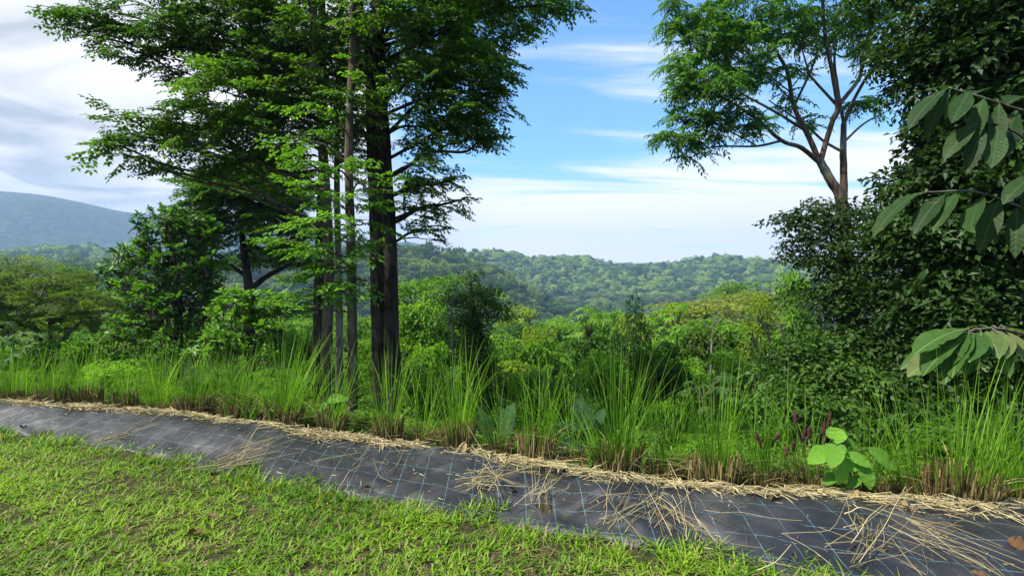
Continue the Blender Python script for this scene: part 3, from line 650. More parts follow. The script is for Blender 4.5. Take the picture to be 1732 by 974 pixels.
# open-crowned tree on the right with visible limbs
DJ = 14.0
def JP(*pp): return [P(a, b, DJ + c) for a, b, c in pp]
PIN = [t_pinnate() for _ in range(5)]
KJ = 5.2
tree('open_crowned_tree', 'tall forked tree with open fan of pale limbs above the dark vine mass', 'tree',
     [(stem((1428, 640, DJ), (1428, 480, DJ), (1424, 345, DJ), (1404, 305, DJ), (1384, 267, DJ)), [0.203, 0.172, 0.148, 0.121, 0.101]),
      (JP((1427, 350, .1), (1427, 300, .1), (1426, 259, .1), (1427, 209, .2)), [0.101, 0.0936, 0.0858, 0.0702]),
      (JP((1388, 277, 0), (1355, 250, -.2), (1322, 238, -.4), (1273, 197, -.6), (1203, 152, -.8)), [0.0663, 0.0585, 0.0507, 0.039, 0.0156]),
      (JP((1322, 238, -.4), (1290, 246, -.5), (1265, 248, -.5), (1215, 248, -.6), (1160, 256, -.7)), [0.0351, 0.0312, 0.0273, 0.0218, 0.00936]),
      (JP((1388, 278, 0), (1367, 230, .1), (1343, 181, .3), (1332, 123, .3), (1310, 82, .2), (1280, 20, .2)), [0.078, 0.0702, 0.0585, 0.0507, 0.039, 0.0234]),
      (JP((1367, 224, .1), (1310, 189, 0), (1244, 152, -.1), (1190, 110, -.2)), [0.0429, 0.0351, 0.0234, 0.00936]),
      (JP((1391, 284, 0), (1391, 262, -.02), (1408, 205, -.2), (1417, 180, -.3), (1408, 123, -.4), (1396, 62, -.4), (1390, -10, -.5), (1380, -120, -.5)), [.06, .072, .0663, .0663, .0546, .0468, .039, .0234]),
      (JP((1417, 180, -.3), (1376, 135, -.1), (1367, 119, .1), (1350, 60, .3)), [0.039, 0.0312, 0.0273, 0.0117]),
      (JP((1417, 180, -.3), (1454, 131, 0), (1458, 94, 0), (1475, 40, .1), (1486, -5, .2), (1500, -100, .2)), [0.0585, 0.0468, 0.0429, 0.039, 0.0351, 0.0156]),
      (JP((1421, 255, .1), (1392, 238, .3), (1363, 213, .5), (1300, 170, .8)), [0.039, 0.0351, 0.0312, 0.0156]),
      (JP((1427, 209, .2), (1449, 160, .3), (1490, 94, .5), (1544, 25, .7), (1570, -40, .8)), [0.0546, 0.0468, 0.039, 0.0312, 0.0156]),
      (JP((1427, 209, .2), (1417, 150, .5), (1412, 90, .7), (1430, 20, .9)), [0.0468, 0.039, 0.0312, 0.0156]),
      (JP((1428, 240, .1), (1462, 209, 0), (1507, 185, -.1)), [0.0351, 0.0273, 0.0117]),
      (JP((1343, 181, .3), (1380, 95, .5), (1375, 40, .6), (1372, 0, .6)), [0.039, 0.0312, 0.0273, 0.0156])],
     M['bark_brown'], M['pinnate'],
     [B(1150, 30, DJ, 34, 40, .8, .8, KJ), B(1190, 60, DJ-.3, 50, 45, .9, .95, KJ), B(1160, 110, DJ-.4, 34, 30, .7, .9, KJ), B(1150, 165, DJ-.6, 30, 30, .6, .9, KJ), B(1205, 140, DJ-.6, 48, 36, .9, 1, KJ), B(1140, 240, DJ-.7, 34, 26, .6, .8, KJ), B(1190, 220, DJ-.6, 34, 34, .6, .85, KJ), B(1175, 262, DJ-.7, 34, 12, .4, .6, KJ), B(1250, 90, DJ, 55, 50, 1.1, 1, KJ), B(1245, 190, DJ-.4, 44, 34, .7, .75, KJ), B(1290, 215, DJ-.3, 36, 18, .6, .6, KJ), B(1320, 45, DJ, 60, 40, 1.0, .9, KJ), B(1300, 120, DJ+.3, 40, 34, .8, .7, KJ), B(1335, 165, DJ+.5, 30, 20, .6, .5, KJ), B(1240, 25, DJ, 70, 34, 1, .9, KJ), B(1410, 30, DJ+.4, 60, 34, 1, .75, KJ), B(1370, 90, DJ+.5, 36, 34, .8, .5, KJ), B(1450, 75, DJ+.5, 36, 34, .8, .5, KJ), B(1480, 30, DJ, 36, 34, .8, .8, KJ), B(1480, 170, DJ, 20, 24, .4, .5, KJ), B(1440, 180, DJ+.4, 12, 8, .3, .3, KJ), B(1350, -80, DJ, 170, 60, 2, .4, KJ), B(1360, 205, DJ+.4, 22, 12, .4, .5, KJ)],
     PIN, pitch=-.1, out=1.6, twig=.5, limb_r=.022, rise=.6, ribs=.02, sides=8)

# dark mass on the right
DKC = [t_clump(30, .3, .10, .06, .6) for _ in range(5)]
VNC = [t_clump(30, .28, .085, .05, .6) for _ in range(4)]
KD = 8.0
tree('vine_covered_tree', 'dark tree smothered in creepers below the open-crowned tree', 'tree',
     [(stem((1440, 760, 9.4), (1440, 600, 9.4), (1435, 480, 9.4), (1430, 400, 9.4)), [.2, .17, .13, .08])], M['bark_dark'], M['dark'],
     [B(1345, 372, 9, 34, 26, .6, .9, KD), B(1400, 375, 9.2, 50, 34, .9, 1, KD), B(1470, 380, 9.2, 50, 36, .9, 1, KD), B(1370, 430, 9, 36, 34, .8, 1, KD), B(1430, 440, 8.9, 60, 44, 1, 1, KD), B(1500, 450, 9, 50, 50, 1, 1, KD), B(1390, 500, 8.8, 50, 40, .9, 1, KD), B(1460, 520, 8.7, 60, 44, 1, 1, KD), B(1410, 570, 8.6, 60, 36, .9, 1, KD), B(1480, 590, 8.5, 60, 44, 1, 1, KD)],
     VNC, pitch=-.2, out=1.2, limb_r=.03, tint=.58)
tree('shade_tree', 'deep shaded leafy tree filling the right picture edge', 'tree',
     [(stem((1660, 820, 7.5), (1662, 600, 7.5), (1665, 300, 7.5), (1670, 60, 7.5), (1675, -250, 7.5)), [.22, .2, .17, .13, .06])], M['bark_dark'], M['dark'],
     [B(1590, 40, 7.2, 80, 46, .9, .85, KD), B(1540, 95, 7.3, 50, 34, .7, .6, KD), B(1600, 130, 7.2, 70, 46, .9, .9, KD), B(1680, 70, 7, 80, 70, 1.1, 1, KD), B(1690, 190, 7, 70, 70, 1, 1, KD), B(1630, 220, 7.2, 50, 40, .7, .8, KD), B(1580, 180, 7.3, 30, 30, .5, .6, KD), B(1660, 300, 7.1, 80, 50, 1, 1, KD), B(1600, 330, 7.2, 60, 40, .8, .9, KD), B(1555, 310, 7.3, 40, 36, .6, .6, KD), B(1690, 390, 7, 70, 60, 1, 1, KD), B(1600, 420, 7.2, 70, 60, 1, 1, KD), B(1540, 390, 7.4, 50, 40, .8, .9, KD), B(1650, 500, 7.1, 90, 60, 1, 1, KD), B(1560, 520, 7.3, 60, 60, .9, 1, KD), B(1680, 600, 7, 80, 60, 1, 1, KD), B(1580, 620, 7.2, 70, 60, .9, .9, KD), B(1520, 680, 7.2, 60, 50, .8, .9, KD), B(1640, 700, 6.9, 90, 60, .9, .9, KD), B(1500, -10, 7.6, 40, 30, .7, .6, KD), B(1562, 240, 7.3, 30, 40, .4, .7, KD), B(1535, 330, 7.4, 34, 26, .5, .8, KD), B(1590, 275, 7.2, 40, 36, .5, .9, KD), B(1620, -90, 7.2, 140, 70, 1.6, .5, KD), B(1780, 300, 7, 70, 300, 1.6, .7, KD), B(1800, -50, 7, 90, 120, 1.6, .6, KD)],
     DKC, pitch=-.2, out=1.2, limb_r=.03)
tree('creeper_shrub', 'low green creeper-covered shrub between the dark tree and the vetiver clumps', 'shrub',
     [(stem((1400, 760, 7.6), (1402, 680, 7.6), (1405, 620, 7.6)), [.05, .04, .02])], M['bark_dark'], M['shade_painted_vine'],
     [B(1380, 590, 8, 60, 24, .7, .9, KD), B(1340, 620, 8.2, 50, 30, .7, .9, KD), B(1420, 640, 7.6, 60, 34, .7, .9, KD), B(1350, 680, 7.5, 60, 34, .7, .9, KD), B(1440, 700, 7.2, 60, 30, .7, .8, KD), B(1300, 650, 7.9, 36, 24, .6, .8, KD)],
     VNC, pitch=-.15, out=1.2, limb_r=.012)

# creeper-draped stump with a young crown, and thin sapling beside it
DG = 12.5
ACC_IVY = [t_clump(26, .22, .075, .05, 1.0) for _ in range(3)]
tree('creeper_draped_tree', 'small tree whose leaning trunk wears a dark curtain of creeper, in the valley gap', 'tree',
     [(stem((826, 720, DG), (822, 640, DG), (812, 580, DG), (800, 520, DG), (795, 480, DG)), [.12, .11, .09, .06, .03])], M['bark_dark'], M['shade_painted_vine'],
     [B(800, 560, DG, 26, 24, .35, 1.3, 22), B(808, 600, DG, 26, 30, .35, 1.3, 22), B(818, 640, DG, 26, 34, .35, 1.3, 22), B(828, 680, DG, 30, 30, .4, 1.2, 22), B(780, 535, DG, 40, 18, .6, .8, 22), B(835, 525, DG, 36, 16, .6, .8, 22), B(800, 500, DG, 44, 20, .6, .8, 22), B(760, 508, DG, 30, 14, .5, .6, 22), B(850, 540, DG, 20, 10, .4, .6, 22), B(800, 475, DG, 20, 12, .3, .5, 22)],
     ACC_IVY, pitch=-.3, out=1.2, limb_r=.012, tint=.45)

# ------------------------------------------------------------------ valley trees from shared crowns
def proto_crown(name, mat, kind, leaves, leaf, seed_shape):
    acc = Acc(); nb = seed_shape
    if kind == 'umbrella': cl = [(NR(0, .55), NR(0, .55), U(-.2, .5)) for _ in range(nb)]; rr = (.42, .42, .16)
    elif kind == 'cone': cl = [(lambda h, a: (math.cos(a)*(.75 - .6*h), math.sin(a)*(.75 - .6*h), h*1.8 - .9))(U(0, 1), U(0, 6.28)) for _ in range(nb)]; rr = (.3, .3, .22)
    elif kind == 'column': cl = [(lambda h, a: (math.cos(a)*.6*(1 - .45*max(0, h)), math.sin(a)*.6*(1 - .45*max(0, h)), h))(U(-1, 1), U(0, 6.28)) for _ in range(nb)]; rr = (.3, .3, .26)
    else:
        cl = []
        for i in range(nb):
            v = NR(0, 1, 3); v /= np.linalg.norm(v); v[2] = v[2]*.8 + .12; cl.append(tuple(v*U(.4, .85)))
        rr = (.30, .30, .24)
    per = leaves//nb; tm = []
    for w in (.45, .6): 
        t = Tmpl(); t.put(leaf2(leaf, leaf*w, .3, .25), (0, 0, 0), 0); tm.append(t.done())
    for c in cl:
        v = NR(0, 1, (per, 3)); v /= np.linalg.norm(v, axis=1)[:, None]; v[:, 2] = np.abs(v[:, 2])*1.25 - .35
        s = U(.7, 1.35); p = np.array(c) + v*np.array(rr)*s*U(.7, 1.1, (per, 1))
        scatter(acc, tm, p, np.arctan2(v[:, 1], v[:, 0]) + NR(0, .8, per), NR(-.2, .4, per), NR(0, .5, per), U(.65, 1.3, per), .5 + NR(0, .12) + NR(0, .10, per))
    return acc.mesh('crown', M[mat])
def proto_trunk(mat, n=5):
    acc = Acc(); tube(acc, [[0, 0, 0], [NR(0, .03), NR(0, .03), .4], [NR(0, .05), NR(0, .05), 1]], 0, 0, 6, 4, .05, radii=[1, .8, .5])
    return acc.mesh('trunk', M[mat], sm=True)
def proto_limbs(mat, n=6):
    acc = Acc()
    for i in range(n):
        a = i*2*math.pi/n + NR(0, .4); e = np.array([math.cos(a)*U(.4, .75), math.sin(a)*U(.4, .75), U(-.1, .5)])
        tube(acc, limb_path(np.array([0, 0, -1.0]), e, .05), .05, .012, 4, 3)
    return acc.mesh('branches', M[mat], sm=True)
PAL = [t_palmate() for _ in range(2)]
def proto_palm(mat, n=22):
    acc = Acc(); a = np.arange(n)*2.4; el = U(-.5, 1.3, n); r = U(.45, 1.0, n)
    p = np.stack([np.cos(a)*r*np.cos(el), np.sin(a)*r*np.cos(el), np.sin(el)*1.0], -1)
    for q in p: tube(acc, [[0, 0, -.5], [q[0]*.5, q[1]*.5, q[2]*.6 - .1], list(q)], .016, .009, 3, 2, tint=-1.5)
    scatter(acc, PAL, p, a, NR(-.55, .25, n), NR(0, .2, n), U(.8, 1.15, n), .5 + NR(0, .12, n))
    return acc.mesh('crown', M[mat])
CR = {('round', c): [proto_crown('crown', c, 'round', 2500, .15, 30) for _ in range(2)] for c in ('green', 'bright', 'vine', 'yellow', 'orange')}
CR[('umbrella', 'green')] = [proto_crown('crown', 'green', 'umbrella', 2400, .10, 22)]; CR[('umbrella', 'orange')] = [proto_crown('crown', 'orange', 'umbrella', 2400, .10, 22)]
CR[('umbrella', 'feather')] = [proto_crown('crown', 'feather2', 'umbrella', 2400, .07, 26)]
CR[('umbrella', 'bright')] = [proto_crown('crown', 'bright', 'umbrella', 2400, .10, 22)]
CR[('cone', 'yellow')] = [proto_crown('crown', 'yellow', 'cone', 3000, .10, 34)]
CR[('column', 'vine')] = [proto_crown('crown', 'shade_painted_vine', 'column', 3400, .11, 34)]
CR[('palm', 'bright')] = [proto_palm('bright')]; CR[('palm', 'green')] = [proto_palm('green')]
TRK = {k: [proto_trunk(k) for _ in range(2)] for k in ('bark_grey', 'bark_dark', 'bark_brown')}; LMB = {k: [proto_limbs(k) for _ in range(2)] for k in TRK}
def valley(name, label, cat, px, py, d, rx, ry, kind, col, bark='bark_brown', depth=None, tr=None, group='trees and shrubs of the valley thicket'):
    f = d/FPX; c = P(px, py, d); gz = g1(c[0], c[1]); h = max(c[2] - gz, .3); R = rx*f; Z = ry*f
    if cat == 'shrub' or name == 'vine_column': tp = c[2] + Z; Z = (tp - gz)*.53; h = tp - gz - Z
    elif kind in ('round', 'umbrella', 'cone'): tp = c[2] + Z; Z = max(Z, (tp - gz)*(.3 if kind == 'umbrella' else .4)); h = tp - gz - Z
    t = thing(name, label, cat, (c[0], c[1], gz), group)
    lst = CR[(kind, col)]; me = lst[rng.integers(len(lst))]
    link('crown', me, t, (0, 0, h), (0, 0, U(0, 6.28)), (R, (depth or R), Z))
    tr = tr or max(.03, .05*R)
    link('trunk', TRK[bark][rng.integers(2)], t, (0, 0, -.1), (0, 0, U(0, 6.28)), (tr, tr, h + .1))
    if kind != 'palm': link('branches', LMB[bark][rng.integers(2)], t, (0, 0, h), (0, 0, U(0, 6.28)), (R, R, min(Z, h)))
    return t
V_ = [
 ('thicket_tree', 'dark green flat-spreading tree just right of the thick twin trunk', 'tree', 725, 468, 26, 75, 26, 'umbrella', 'green'),
 ('thicket_tree', 'leafy green tree low behind the twin trunk, below the flat-spreading one', 'tree', 715, 520, 22, 55, 34, 'round', 'green'),
 ('thicket_tree', 'pale yellow-green sunlit tree at the foot of the left spur', 'tree', 878, 530, 75, 40, 24, 'round', 'yellow'),
 ('thicket_tree', 'light green sunlit tree left of the pale yellow one, behind the draped stump', 'tree', 935, 555, 60, 36, 22, 'round', 'bright'),
 ('thicket_shrub', 'rounded mid-green shrub right of the creeper-draped stump', 'shrub', 905, 585, 19, 62, 36, 'round', 'green'),
 ('thicket_shrub', 'bright green shrub below the rounded one, behind the central clumps', 'shrub', 935, 650, 12, 58, 40, 'round', 'vine'),
 ('thicket_shrub', 'small sunlit shrub at the right foot of the draped stump', 'shrub', 872, 650, 13, 34, 34, 'round', 'bright'),
 ('lobed_leaf_tree', 'thin-stemmed tree with lobed leaf crown left of the vine column', 'tree', 995, 552, 19, 40, 34, 'palm', 'green'),
 ('vine_column', 'column of creepers over a dead tree, rising alone in the valley thicket', 'tree', 1065, 585, 15, 46, 62, 'column', 'vine'),
 ('thicket_shrub', 'leafy shrub crowding the left foot of the vine column', 'shrub', 1010, 620, 14, 40, 40, 'round', 'green'),
 ('thicket_shrub', 'leafy shrub crowding the right foot of the vine column', 'shrub', 1125, 630, 13, 48, 40, 'round', 'vine'),
 ('lobed_leaf_tree', 'bright tree with star-shaped lobed leaves right of the vine column', 'tree', 1145, 545, 20, 46, 32, 'palm', 'bright'),
 ('thicket_tree', 'flat-topped russet tinged tree right of the hazy valley', 'tree', 1195, 508, 38, 78, 24, 'umbrella', 'orange'),
 ('thicket_tree', 'wide russet green canopy under the far ridge, left of the dark mass', 'tree', 1275, 490, 52, 70, 22, 'umbrella', 'orange'),
 ('thicket_tree', 'feathery green tree topping the right slope under the ridge', 'tree', 1245, 472, 70, 36, 14, 'umbrella', 'green'),
 ('thicket_tree', 'yellow-green cone-shaped tree on the right slope', 'tree', 1287, 555, 20, 46, 54, 'cone', 'yellow'),
 ('thicket_tree', 'bright green tree against the left flank of the dark vine-covered tree', 'tree', 1345, 485, 30, 34, 44, 'round', 'bright'),
 ('thicket_shrub', 'green shrub under the bright tree at the dark mass edge', 'shrub', 1350, 560, 17, 44, 34, 'round', 'green'),
 ('thicket_shrub', 'russet topped shrub between star-leaved and cone-shaped trees', 'shrub', 1205, 570, 19, 46, 30, 'round', 'orange'),
 ('thicket_tree', 'mid-green tree behind the star-leaved tree', 'tree', 1215, 545, 27, 60, 26, 'round', 'green'),
 ('thicket_shrub', 'sunlit shrub in front of the cone-shaped tree', 'shrub', 1240, 610, 13, 50, 34, 'round', 'bright'),
 ('thicket_shrub', 'dark green shrub below the cone-shaped tree, behind the clumps', 'shrub', 1310, 630, 11, 44, 36, 'round', 'vine'),
 ('thicket_shrub', 'bright green shrub right beside the thick twin trunk', 'shrub', 720, 600, 14, 48, 36, 'round', 'bright'),
 ('thicket_shrub', 'dense green shrub low between twin trunk and draped stump', 'shrub', 745, 655, 11, 46, 36, 'round', 'green'),
 ('thicket_shrub', 'leafy shrub between the thin trunks and the twin trunk', 'shrub', 622, 600, 15, 34, 36, 'round', 'bright'),
 ('thicket_shrub', 'sunlit yellow-green shrub left of the thin trunks', 'shrub', 500, 575, 19, 40, 34, 'round', 'bright'),
 ('thicket_tree', 'hazy green tree seen between the spreading tree and thin trunks', 'tree', 500, 505, 60, 50, 26, 'round', 'green'),
 ('thicket_tree', 'mid-green tree far down behind the shrub right of the twin trunk', 'tree', 690, 560, 34, 44, 26, 'round', 'green'),
 ('thicket_tree', 'green tree in the valley floor left of the vine column', 'tree', 960, 545, 90, 50, 18, 'round', 'green'),
 ('thicket_tree', 'green tree in the valley floor right of the vine column top', 'tree', 1110, 530, 80, 36, 16, 'round', 'green'),
 ('thicket_tree', 'dark rounded crown in the valley floor, above the star-leaved tree', 'tree', 1040, 540, 120, 40, 14, 'round', 'vine'),
 ('thicket_tree', 'pale feathery tree far off behind the flat-topped tree at left', 'tree', 28, 432, 45, 56, 22, 'umbrella', 'feather'),
 ('thicket_tree', 'dark round tree between the pale feathery tree and glossy tree', 'tree', 118, 458, 40, 34, 18, 'round', 'vine'),
 ('thicket_tree', 'yellow-green tree behind the flat-topped tree, touching the glossy tree', 'tree', 160, 500, 24, 44, 26, 'round', 'green'),
 ('thicket_shrub', 'leafy shrub below the flat-topped tree, left of the glossy tree', 'shrub', 165, 575, 11.5, 46, 36, 'round', 'green'),
 ('thicket_shrub', 'dark shrub low under the flat-topped tree', 'shrub', 85, 590, 12, 44, 26, 'round', 'vine'),
 ('thicket_shrub', 'yellow-green low shrub in front of the glossy tree', 'shrub', 190, 625, 9.5, 44, 26, 'round', 'bright'),
 ('thicket_shrub', 'small green shrub left of the central wide vetiver clump', 'shrub', 1130, 690, 8.5, 34, 34, 'round', 'green'),
 ('thicket_shrub', 'small green shrub behind the dark paddle-leaved plant', 'shrub', 985, 690, 8.5, 34, 34, 'round', 'vine'),
 ('thicket_shrub', 'small bright shrub behind the draped stump clump', 'shrub', 860, 705, 8, 30, 28, 'round', 'bright'),
]
for a in V_: valley(*a)
MARKS = [(700, 'the right flank of the twin trunk'), (775, 'the creeper-draped tree'), (850, 'the gap right of the creeper-draped tree'), (925, 'the clump left of the paddle leaves'), (1000, 'the dark paddle leaves'), (1085, 'the wide tan stubble clump'), (1165, 'the lance-leaved seedling'), (1245, 'the clump left of the red spikes'), (1325, 'the red spikes')]
RANKS = [('far', 46, 552, 44, 24), ('middle', 24, 580, 46, 32), ('near', 13, 628, 40, 36)]
SHADE = {'green': 'mid-green', 'bright': 'sunlit green', 'vine': 'dark green', 'yellow': 'yellow-green'}
pick = ['bright', 'green', 'vine', 'green', 'bright', 'yellow', 'vine', 'bright', 'green', 'vine', 'bright', 'green', 'yellow', 'vine', 'green', 'bright', 'green', 'bright', 'vine', 'green', 'yellow', 'green', 'bright', 'vine', 'bright', 'green', 'vine']
k_ = 0
for rank, d_, py_, rx_, ry_ in RANKS:
    for px_, mark in MARKS:
        c_ = pick[k_]; k_ += 1
        valley('thicket_tree', '%s rounded tree, %s thicket rank, behind %s' % (SHADE[c_], rank, mark), 'tree', px_ + U(-22, 22), py_ + U(-12, 14), d_*U(.88, 1.15), rx_*U(.8, 1.2), ry_*U(.85, 1.2), 'round', c_)

# ------------------------------------------------------------------ far forest and undergrowth (masses)
def scatter_nodes(name, coll):
    ng = bpy.data.node_groups.new(name, 'GeometryNodeTree')
    ng.interface.new_socket('Geometry', in_out='INPUT', socket_type='NodeSocketGeometry'); ng.interface.new_socket('Geometry', in_out='OUTPUT', socket_type='NodeSocketGeometry')
    N, L = ng.nodes, ng.links; gi = N.new('NodeGroupInput'); go = N.new('NodeGroupOutput')
    ci = N.new('GeometryNodeCollectionInfo'); ci.inputs['Collection'].default_value = coll; ci.inputs['Separate Children'].default_value = True; ci.inputs['Reset Children'].default_value = True
    io = N.new('GeometryNodeInstanceOnPoints'); io.inputs['Pick Instance'].default_value = True
    def attr(n, t):
        a = N.new('GeometryNodeInputNamedAttribute'); a.data_type = t; a.inputs['Name'].default_value = n; return a.outputs['Attribute']
    L.new(gi.outputs[0], io.inputs['Points']); L.new(ci.outputs[0], io.inputs['Instance'])
    L.new(attr('pick', 'INT'), io.inputs['Instance Index']); L.new(attr('turn', 'FLOAT_VECTOR'), io.inputs['Rotation']); L.new(attr('size', 'FLOAT_VECTOR'), io.inputs['Scale'])
    L.new(io.outputs[0], go.inputs[0]); return ng
def mass(name, label, cat, pts, size, meshes):
    coll = bpy.data.collections.new(name + '_pieces')
    for i, me in enumerate(meshes):
        coll.objects.link(bpy.data.objects.new('%s_piece' % name, me))
    me = bpy.data.meshes.new(name); n = len(pts); me.vertices.add(n); me.vertices.foreach_set('co', np.asarray(pts, np.float32).ravel())
    a = me.attributes.new('pick', 'INT', 'POINT'); a.data.foreach_set('value', rng.integers(0, len(meshes), n).astype(np.int32))
    a = me.attributes.new('turn', 'FLOAT_VECTOR', 'POINT'); tv = np.zeros((n, 3)); tv[:, 2] = U(0, 6.28, n); tv[:, :2] = NR(0, .08, (n, 2)); a.data.foreach_set('vector', tv.astype(np.float32).ravel())
    a = me.attributes.new('size', 'FLOAT_VECTOR', 'POINT'); a.data.foreach_set('vector', np.asarray(size, np.float32).ravel())
    o = link(name, me); tag(o, label, cat, kind='stuff'); md = o.modifiers.new('scatter', 'NODES'); md.node_group = scatter_nodes(name, coll); return o

FOR = [proto_crown('crown', 'forest', 'round', 700, .22, 12) for _ in range(5)] + [proto_crown('crown', 'forest', 'umbrella', 600, .2, 20) for _ in range(2)]
SPU = [proto_crown('crown', 'spur_forest', 'round', 700, .2, 12) for _ in range(5)] + [proto_crown('crown', 'spur_forest', 'umbrella', 600, .18, 10) for _ in range(2)]
def forest():
    n = 44000; az = U(-1.05, 1.05, n); r = np.sqrt(U(95**2, 1250**2, n))
    x, y = r*np.sin(az), r*np.cos(az); keep = rng.random(n) < np.clip(1.3 - r/1600, .3, 1); keep &= (y - ytop(x) > 60)
    x, y, r = x[keep], y[keep], r[keep]; z = G(x, y)
    s = np.clip(NR(5.6, 1.9, len(x)), 2.2, 12)*np.interp(r, [100, 250, 450, 900], [.8, .9, .9, .72]); s = np.minimum(s, np.interp(r, [90, 260, 400], [3.2, 4.5, 12])); zz = s*U(.75, 1.4, len(x))
    p, q, far = np.stack([x, y, z + zz*.7 + 1.2], -1), np.stack([s, s, zz], -1), r > 620
    mass('forest', 'sunlit tropical forest covering the far ridge', 'forest', p[far], q[far], FOR)
    mass('spur_forest', 'darker forest on the valley floor and the near spur descending from the left', 'forest', p[~far], q[~far], SPU)
forest()
UND = [proto_crown('crown', c, 'round', 900, .15, 11) for c in ('weed', 'weed', 'bright', 'bright', 'green', 'green', 'vine')] + [proto_crown('crown', 'bright', 'cone', 900, .14, 12), proto_crown('crown', 'green', 'umbrella', 900, .13, 12)]
def undergrowth():
    n = 6800; t = .75 + 95*rng.random(n)**1.8; k = U(-1.8, 1.2, n); y = np.zeros(n) + 5
    for _ in range(60): y = .5*y + .5*(ytop(k*y) + t)
    x = k*y; z = G(x, y); s = (.13 + .033*t**.95)*np.exp(NR(0, .32, n))
    mass('undergrowth', 'tangled green weeds and low bushes covering the slope beyond the clumps', 'undergrowth', np.stack([x, y, z + s*.45], -1), np.stack([s, s, s*U(.65, 1.1, n)], -1), UND)
undergrowth()

# ------------------------------------------------------------------ large-leaved plants, each leaf a piece
def big_leaf_mat(name, c1, c2, trans=.35, rough_=.45, vein=(.16, .26, .08)):
    m, nt, N, L = nodes_mat(name)
    tc = N.new('ShaderNodeTexCoord'); sep = N.new('ShaderNodeSeparateXYZ'); L.new(tc.outputs['Object'], sep.inputs[0])
    oi = N.new('ShaderNodeObjectInfo'); r = ramp_node(N, ((0, c1), (1, c2))); L.new(oi.outputs['Random'], r.inputs[0])
    ab = N.new('ShaderNodeMath'); ab.operation = 'ABSOLUTE'; L.new(sep.outputs['Y'], ab.inputs[0])
    # side veins: bands of x - |y|
    sb = N.new('ShaderNodeMath'); sb.operation = 'MULTIPLY_ADD'; sb.inputs[1].default_value = -.8; L.new(ab.outputs[0], sb.inputs[0]); L.new(sep.outputs['X'], sb.inputs[2])
    w = N.new('ShaderNodeMath'); w.operation = 'MULTIPLY'; w.inputs[1].default_value = 75; L.new(sb.outputs[0], w.inputs[0])
    si = N.new('ShaderNodeMath'); si.operation = 'SINE'; L.new(w.outputs[0], si.inputs[0])
    v1 = N.new('ShaderNodeMapRange'); v1.inputs['From Min'].default_value = .9; v1.inputs['From Max'].default_value = 1; v1.inputs['To Max'].default_value = .10; L.new(si.outputs[0], v1.inputs['Value'])
    v2 = N.new('ShaderNodeMapRange'); v2.inputs['From Min'].default_value = .016; v2.inputs['From Max'].default_value = .004; v2.inputs['To Max'].default_value = .6; L.new(ab.outputs[0], v2.inputs['Value'])
    mxv = N.new('ShaderNodeMath'); mxv.operation = 'MAXIMUM'; L.new(v1.outputs[0], mxv.inputs[0]); L.new(v2.outputs[0], mxv.inputs[1])
    nz = N.new('ShaderNodeTexNoise'); nz.inputs['Scale'].default_value = 7; nz.inputs['Detail'].default_value = 4; L.new(tc.outputs['Object'], nz.inputs['Vector'])
    hv = N.new('ShaderNodeHueSaturation'); L.new(r.outputs[0], hv.inputs['Color']); vr = N.new('ShaderNodeMapRange'); vr.inputs['To Min'].default_value = .6; vr.inputs['To Max'].default_value = 1.4; L.new(nz.outputs['Fac'], vr.inputs['Value']); L.new(vr.outputs[0], hv.inputs['Value'])
    cm = N.new('ShaderNodeMix'); cm.data_type = 'RGBA'; L.new(mxv.outputs[0], cm.inputs['Factor']); L.new(hv.outputs[0], cm.inputs['A']); cm.inputs['B'].default_value = (*vein, 1)
    n5 = N.new('ShaderNodeTexNoise'); n5.inputs['Scale'].default_value = 5; n5.inputs['Detail'].default_value = 8; n5.noise_dimensions = '4D'; L.new(tc.outputs['Object'], n5.inputs['Vector']); L.new(oi.outputs['Random'], n5.inputs['W'])
    wm = N.new('ShaderNodeMapRange'); wm.inputs['From Min'].default_value = .64; wm.inputs['From Max'].default_value = .70; wm.inputs['To Max'].default_value = .8; L.new(n5.outputs['Fac'], wm.inputs['Value'])
    c2 = N.new('ShaderNodeMix'); c2.data_type = 'RGBA'; L.new(wm.outputs[0], c2.inputs['Factor']); L.new(cm.outputs['Result'], c2.inputs['A']); c2.inputs['B'].default_value = (.12, .085, .035, 1); cm = c2
    bs = N.new('ShaderNodeBsdfPrincipled'); bs.inputs['Roughness'].default_value = .55; bs.inputs['Specular IOR Level'].default_value = .14; L.new(cm.outputs['Result'], bs.inputs['Base Color'])
    bp = N.new('ShaderNodeBump'); bp.inputs['Strength'].default_value = .12; bp.inputs['Distance'].default_value = .01; L.new(si.outputs[0], bp.inputs['Height']); L.new(bp.outputs[0], bs.inputs['Normal'])
    tr = N.new('ShaderNodeBsdfTranslucent'); tm = N.new('ShaderNodeMix'); tm.data_type = 'RGBA'; tm.blend_type = 'MULTIPLY'; tm.inputs['Factor'].default_value = 1
    L.new(cm.outputs['Result'], tm.inputs['A']); tm.inputs['B'].default_value = (2.0, 2.1, .8, 1); L.new(tm.outputs['Result'], tr.inputs[0])
    mx = N.new('ShaderNodeMixShader'); mx.inputs[0].default_value = trans; L.new(bs.outputs[0], mx.inputs[1]); L.new(tr.outputs[0], mx.inputs[2])
    out = N.new('ShaderNodeOutputMaterial'); L.new(mx.outputs[0], out.inputs[0]); return m
M['bright_leaf'] = big_leaf_mat('bright_sapling_leaf', (.085, .20, .024), (.15, .32, .035), .4)
M['paddle_leaf'] = big_leaf_mat('dark_paddle_leaf', (.014, .042, .016), (.026, .066, .024), .22, .3, (.03, .07, .03))
M['large_leaf'] = big_leaf_mat('large_leaf', (.030, .075, .018), (.060, .12, .024), .33, .42)
M['shade_painted_leaf'] = big_leaf_mat('shade_painted_large_leaf', (.013, .034, .010), (.028, .062, .014), .33, .45, (.06, .11, .04))  # darker copy of the large leaf, with the shade on upper boughs painted in
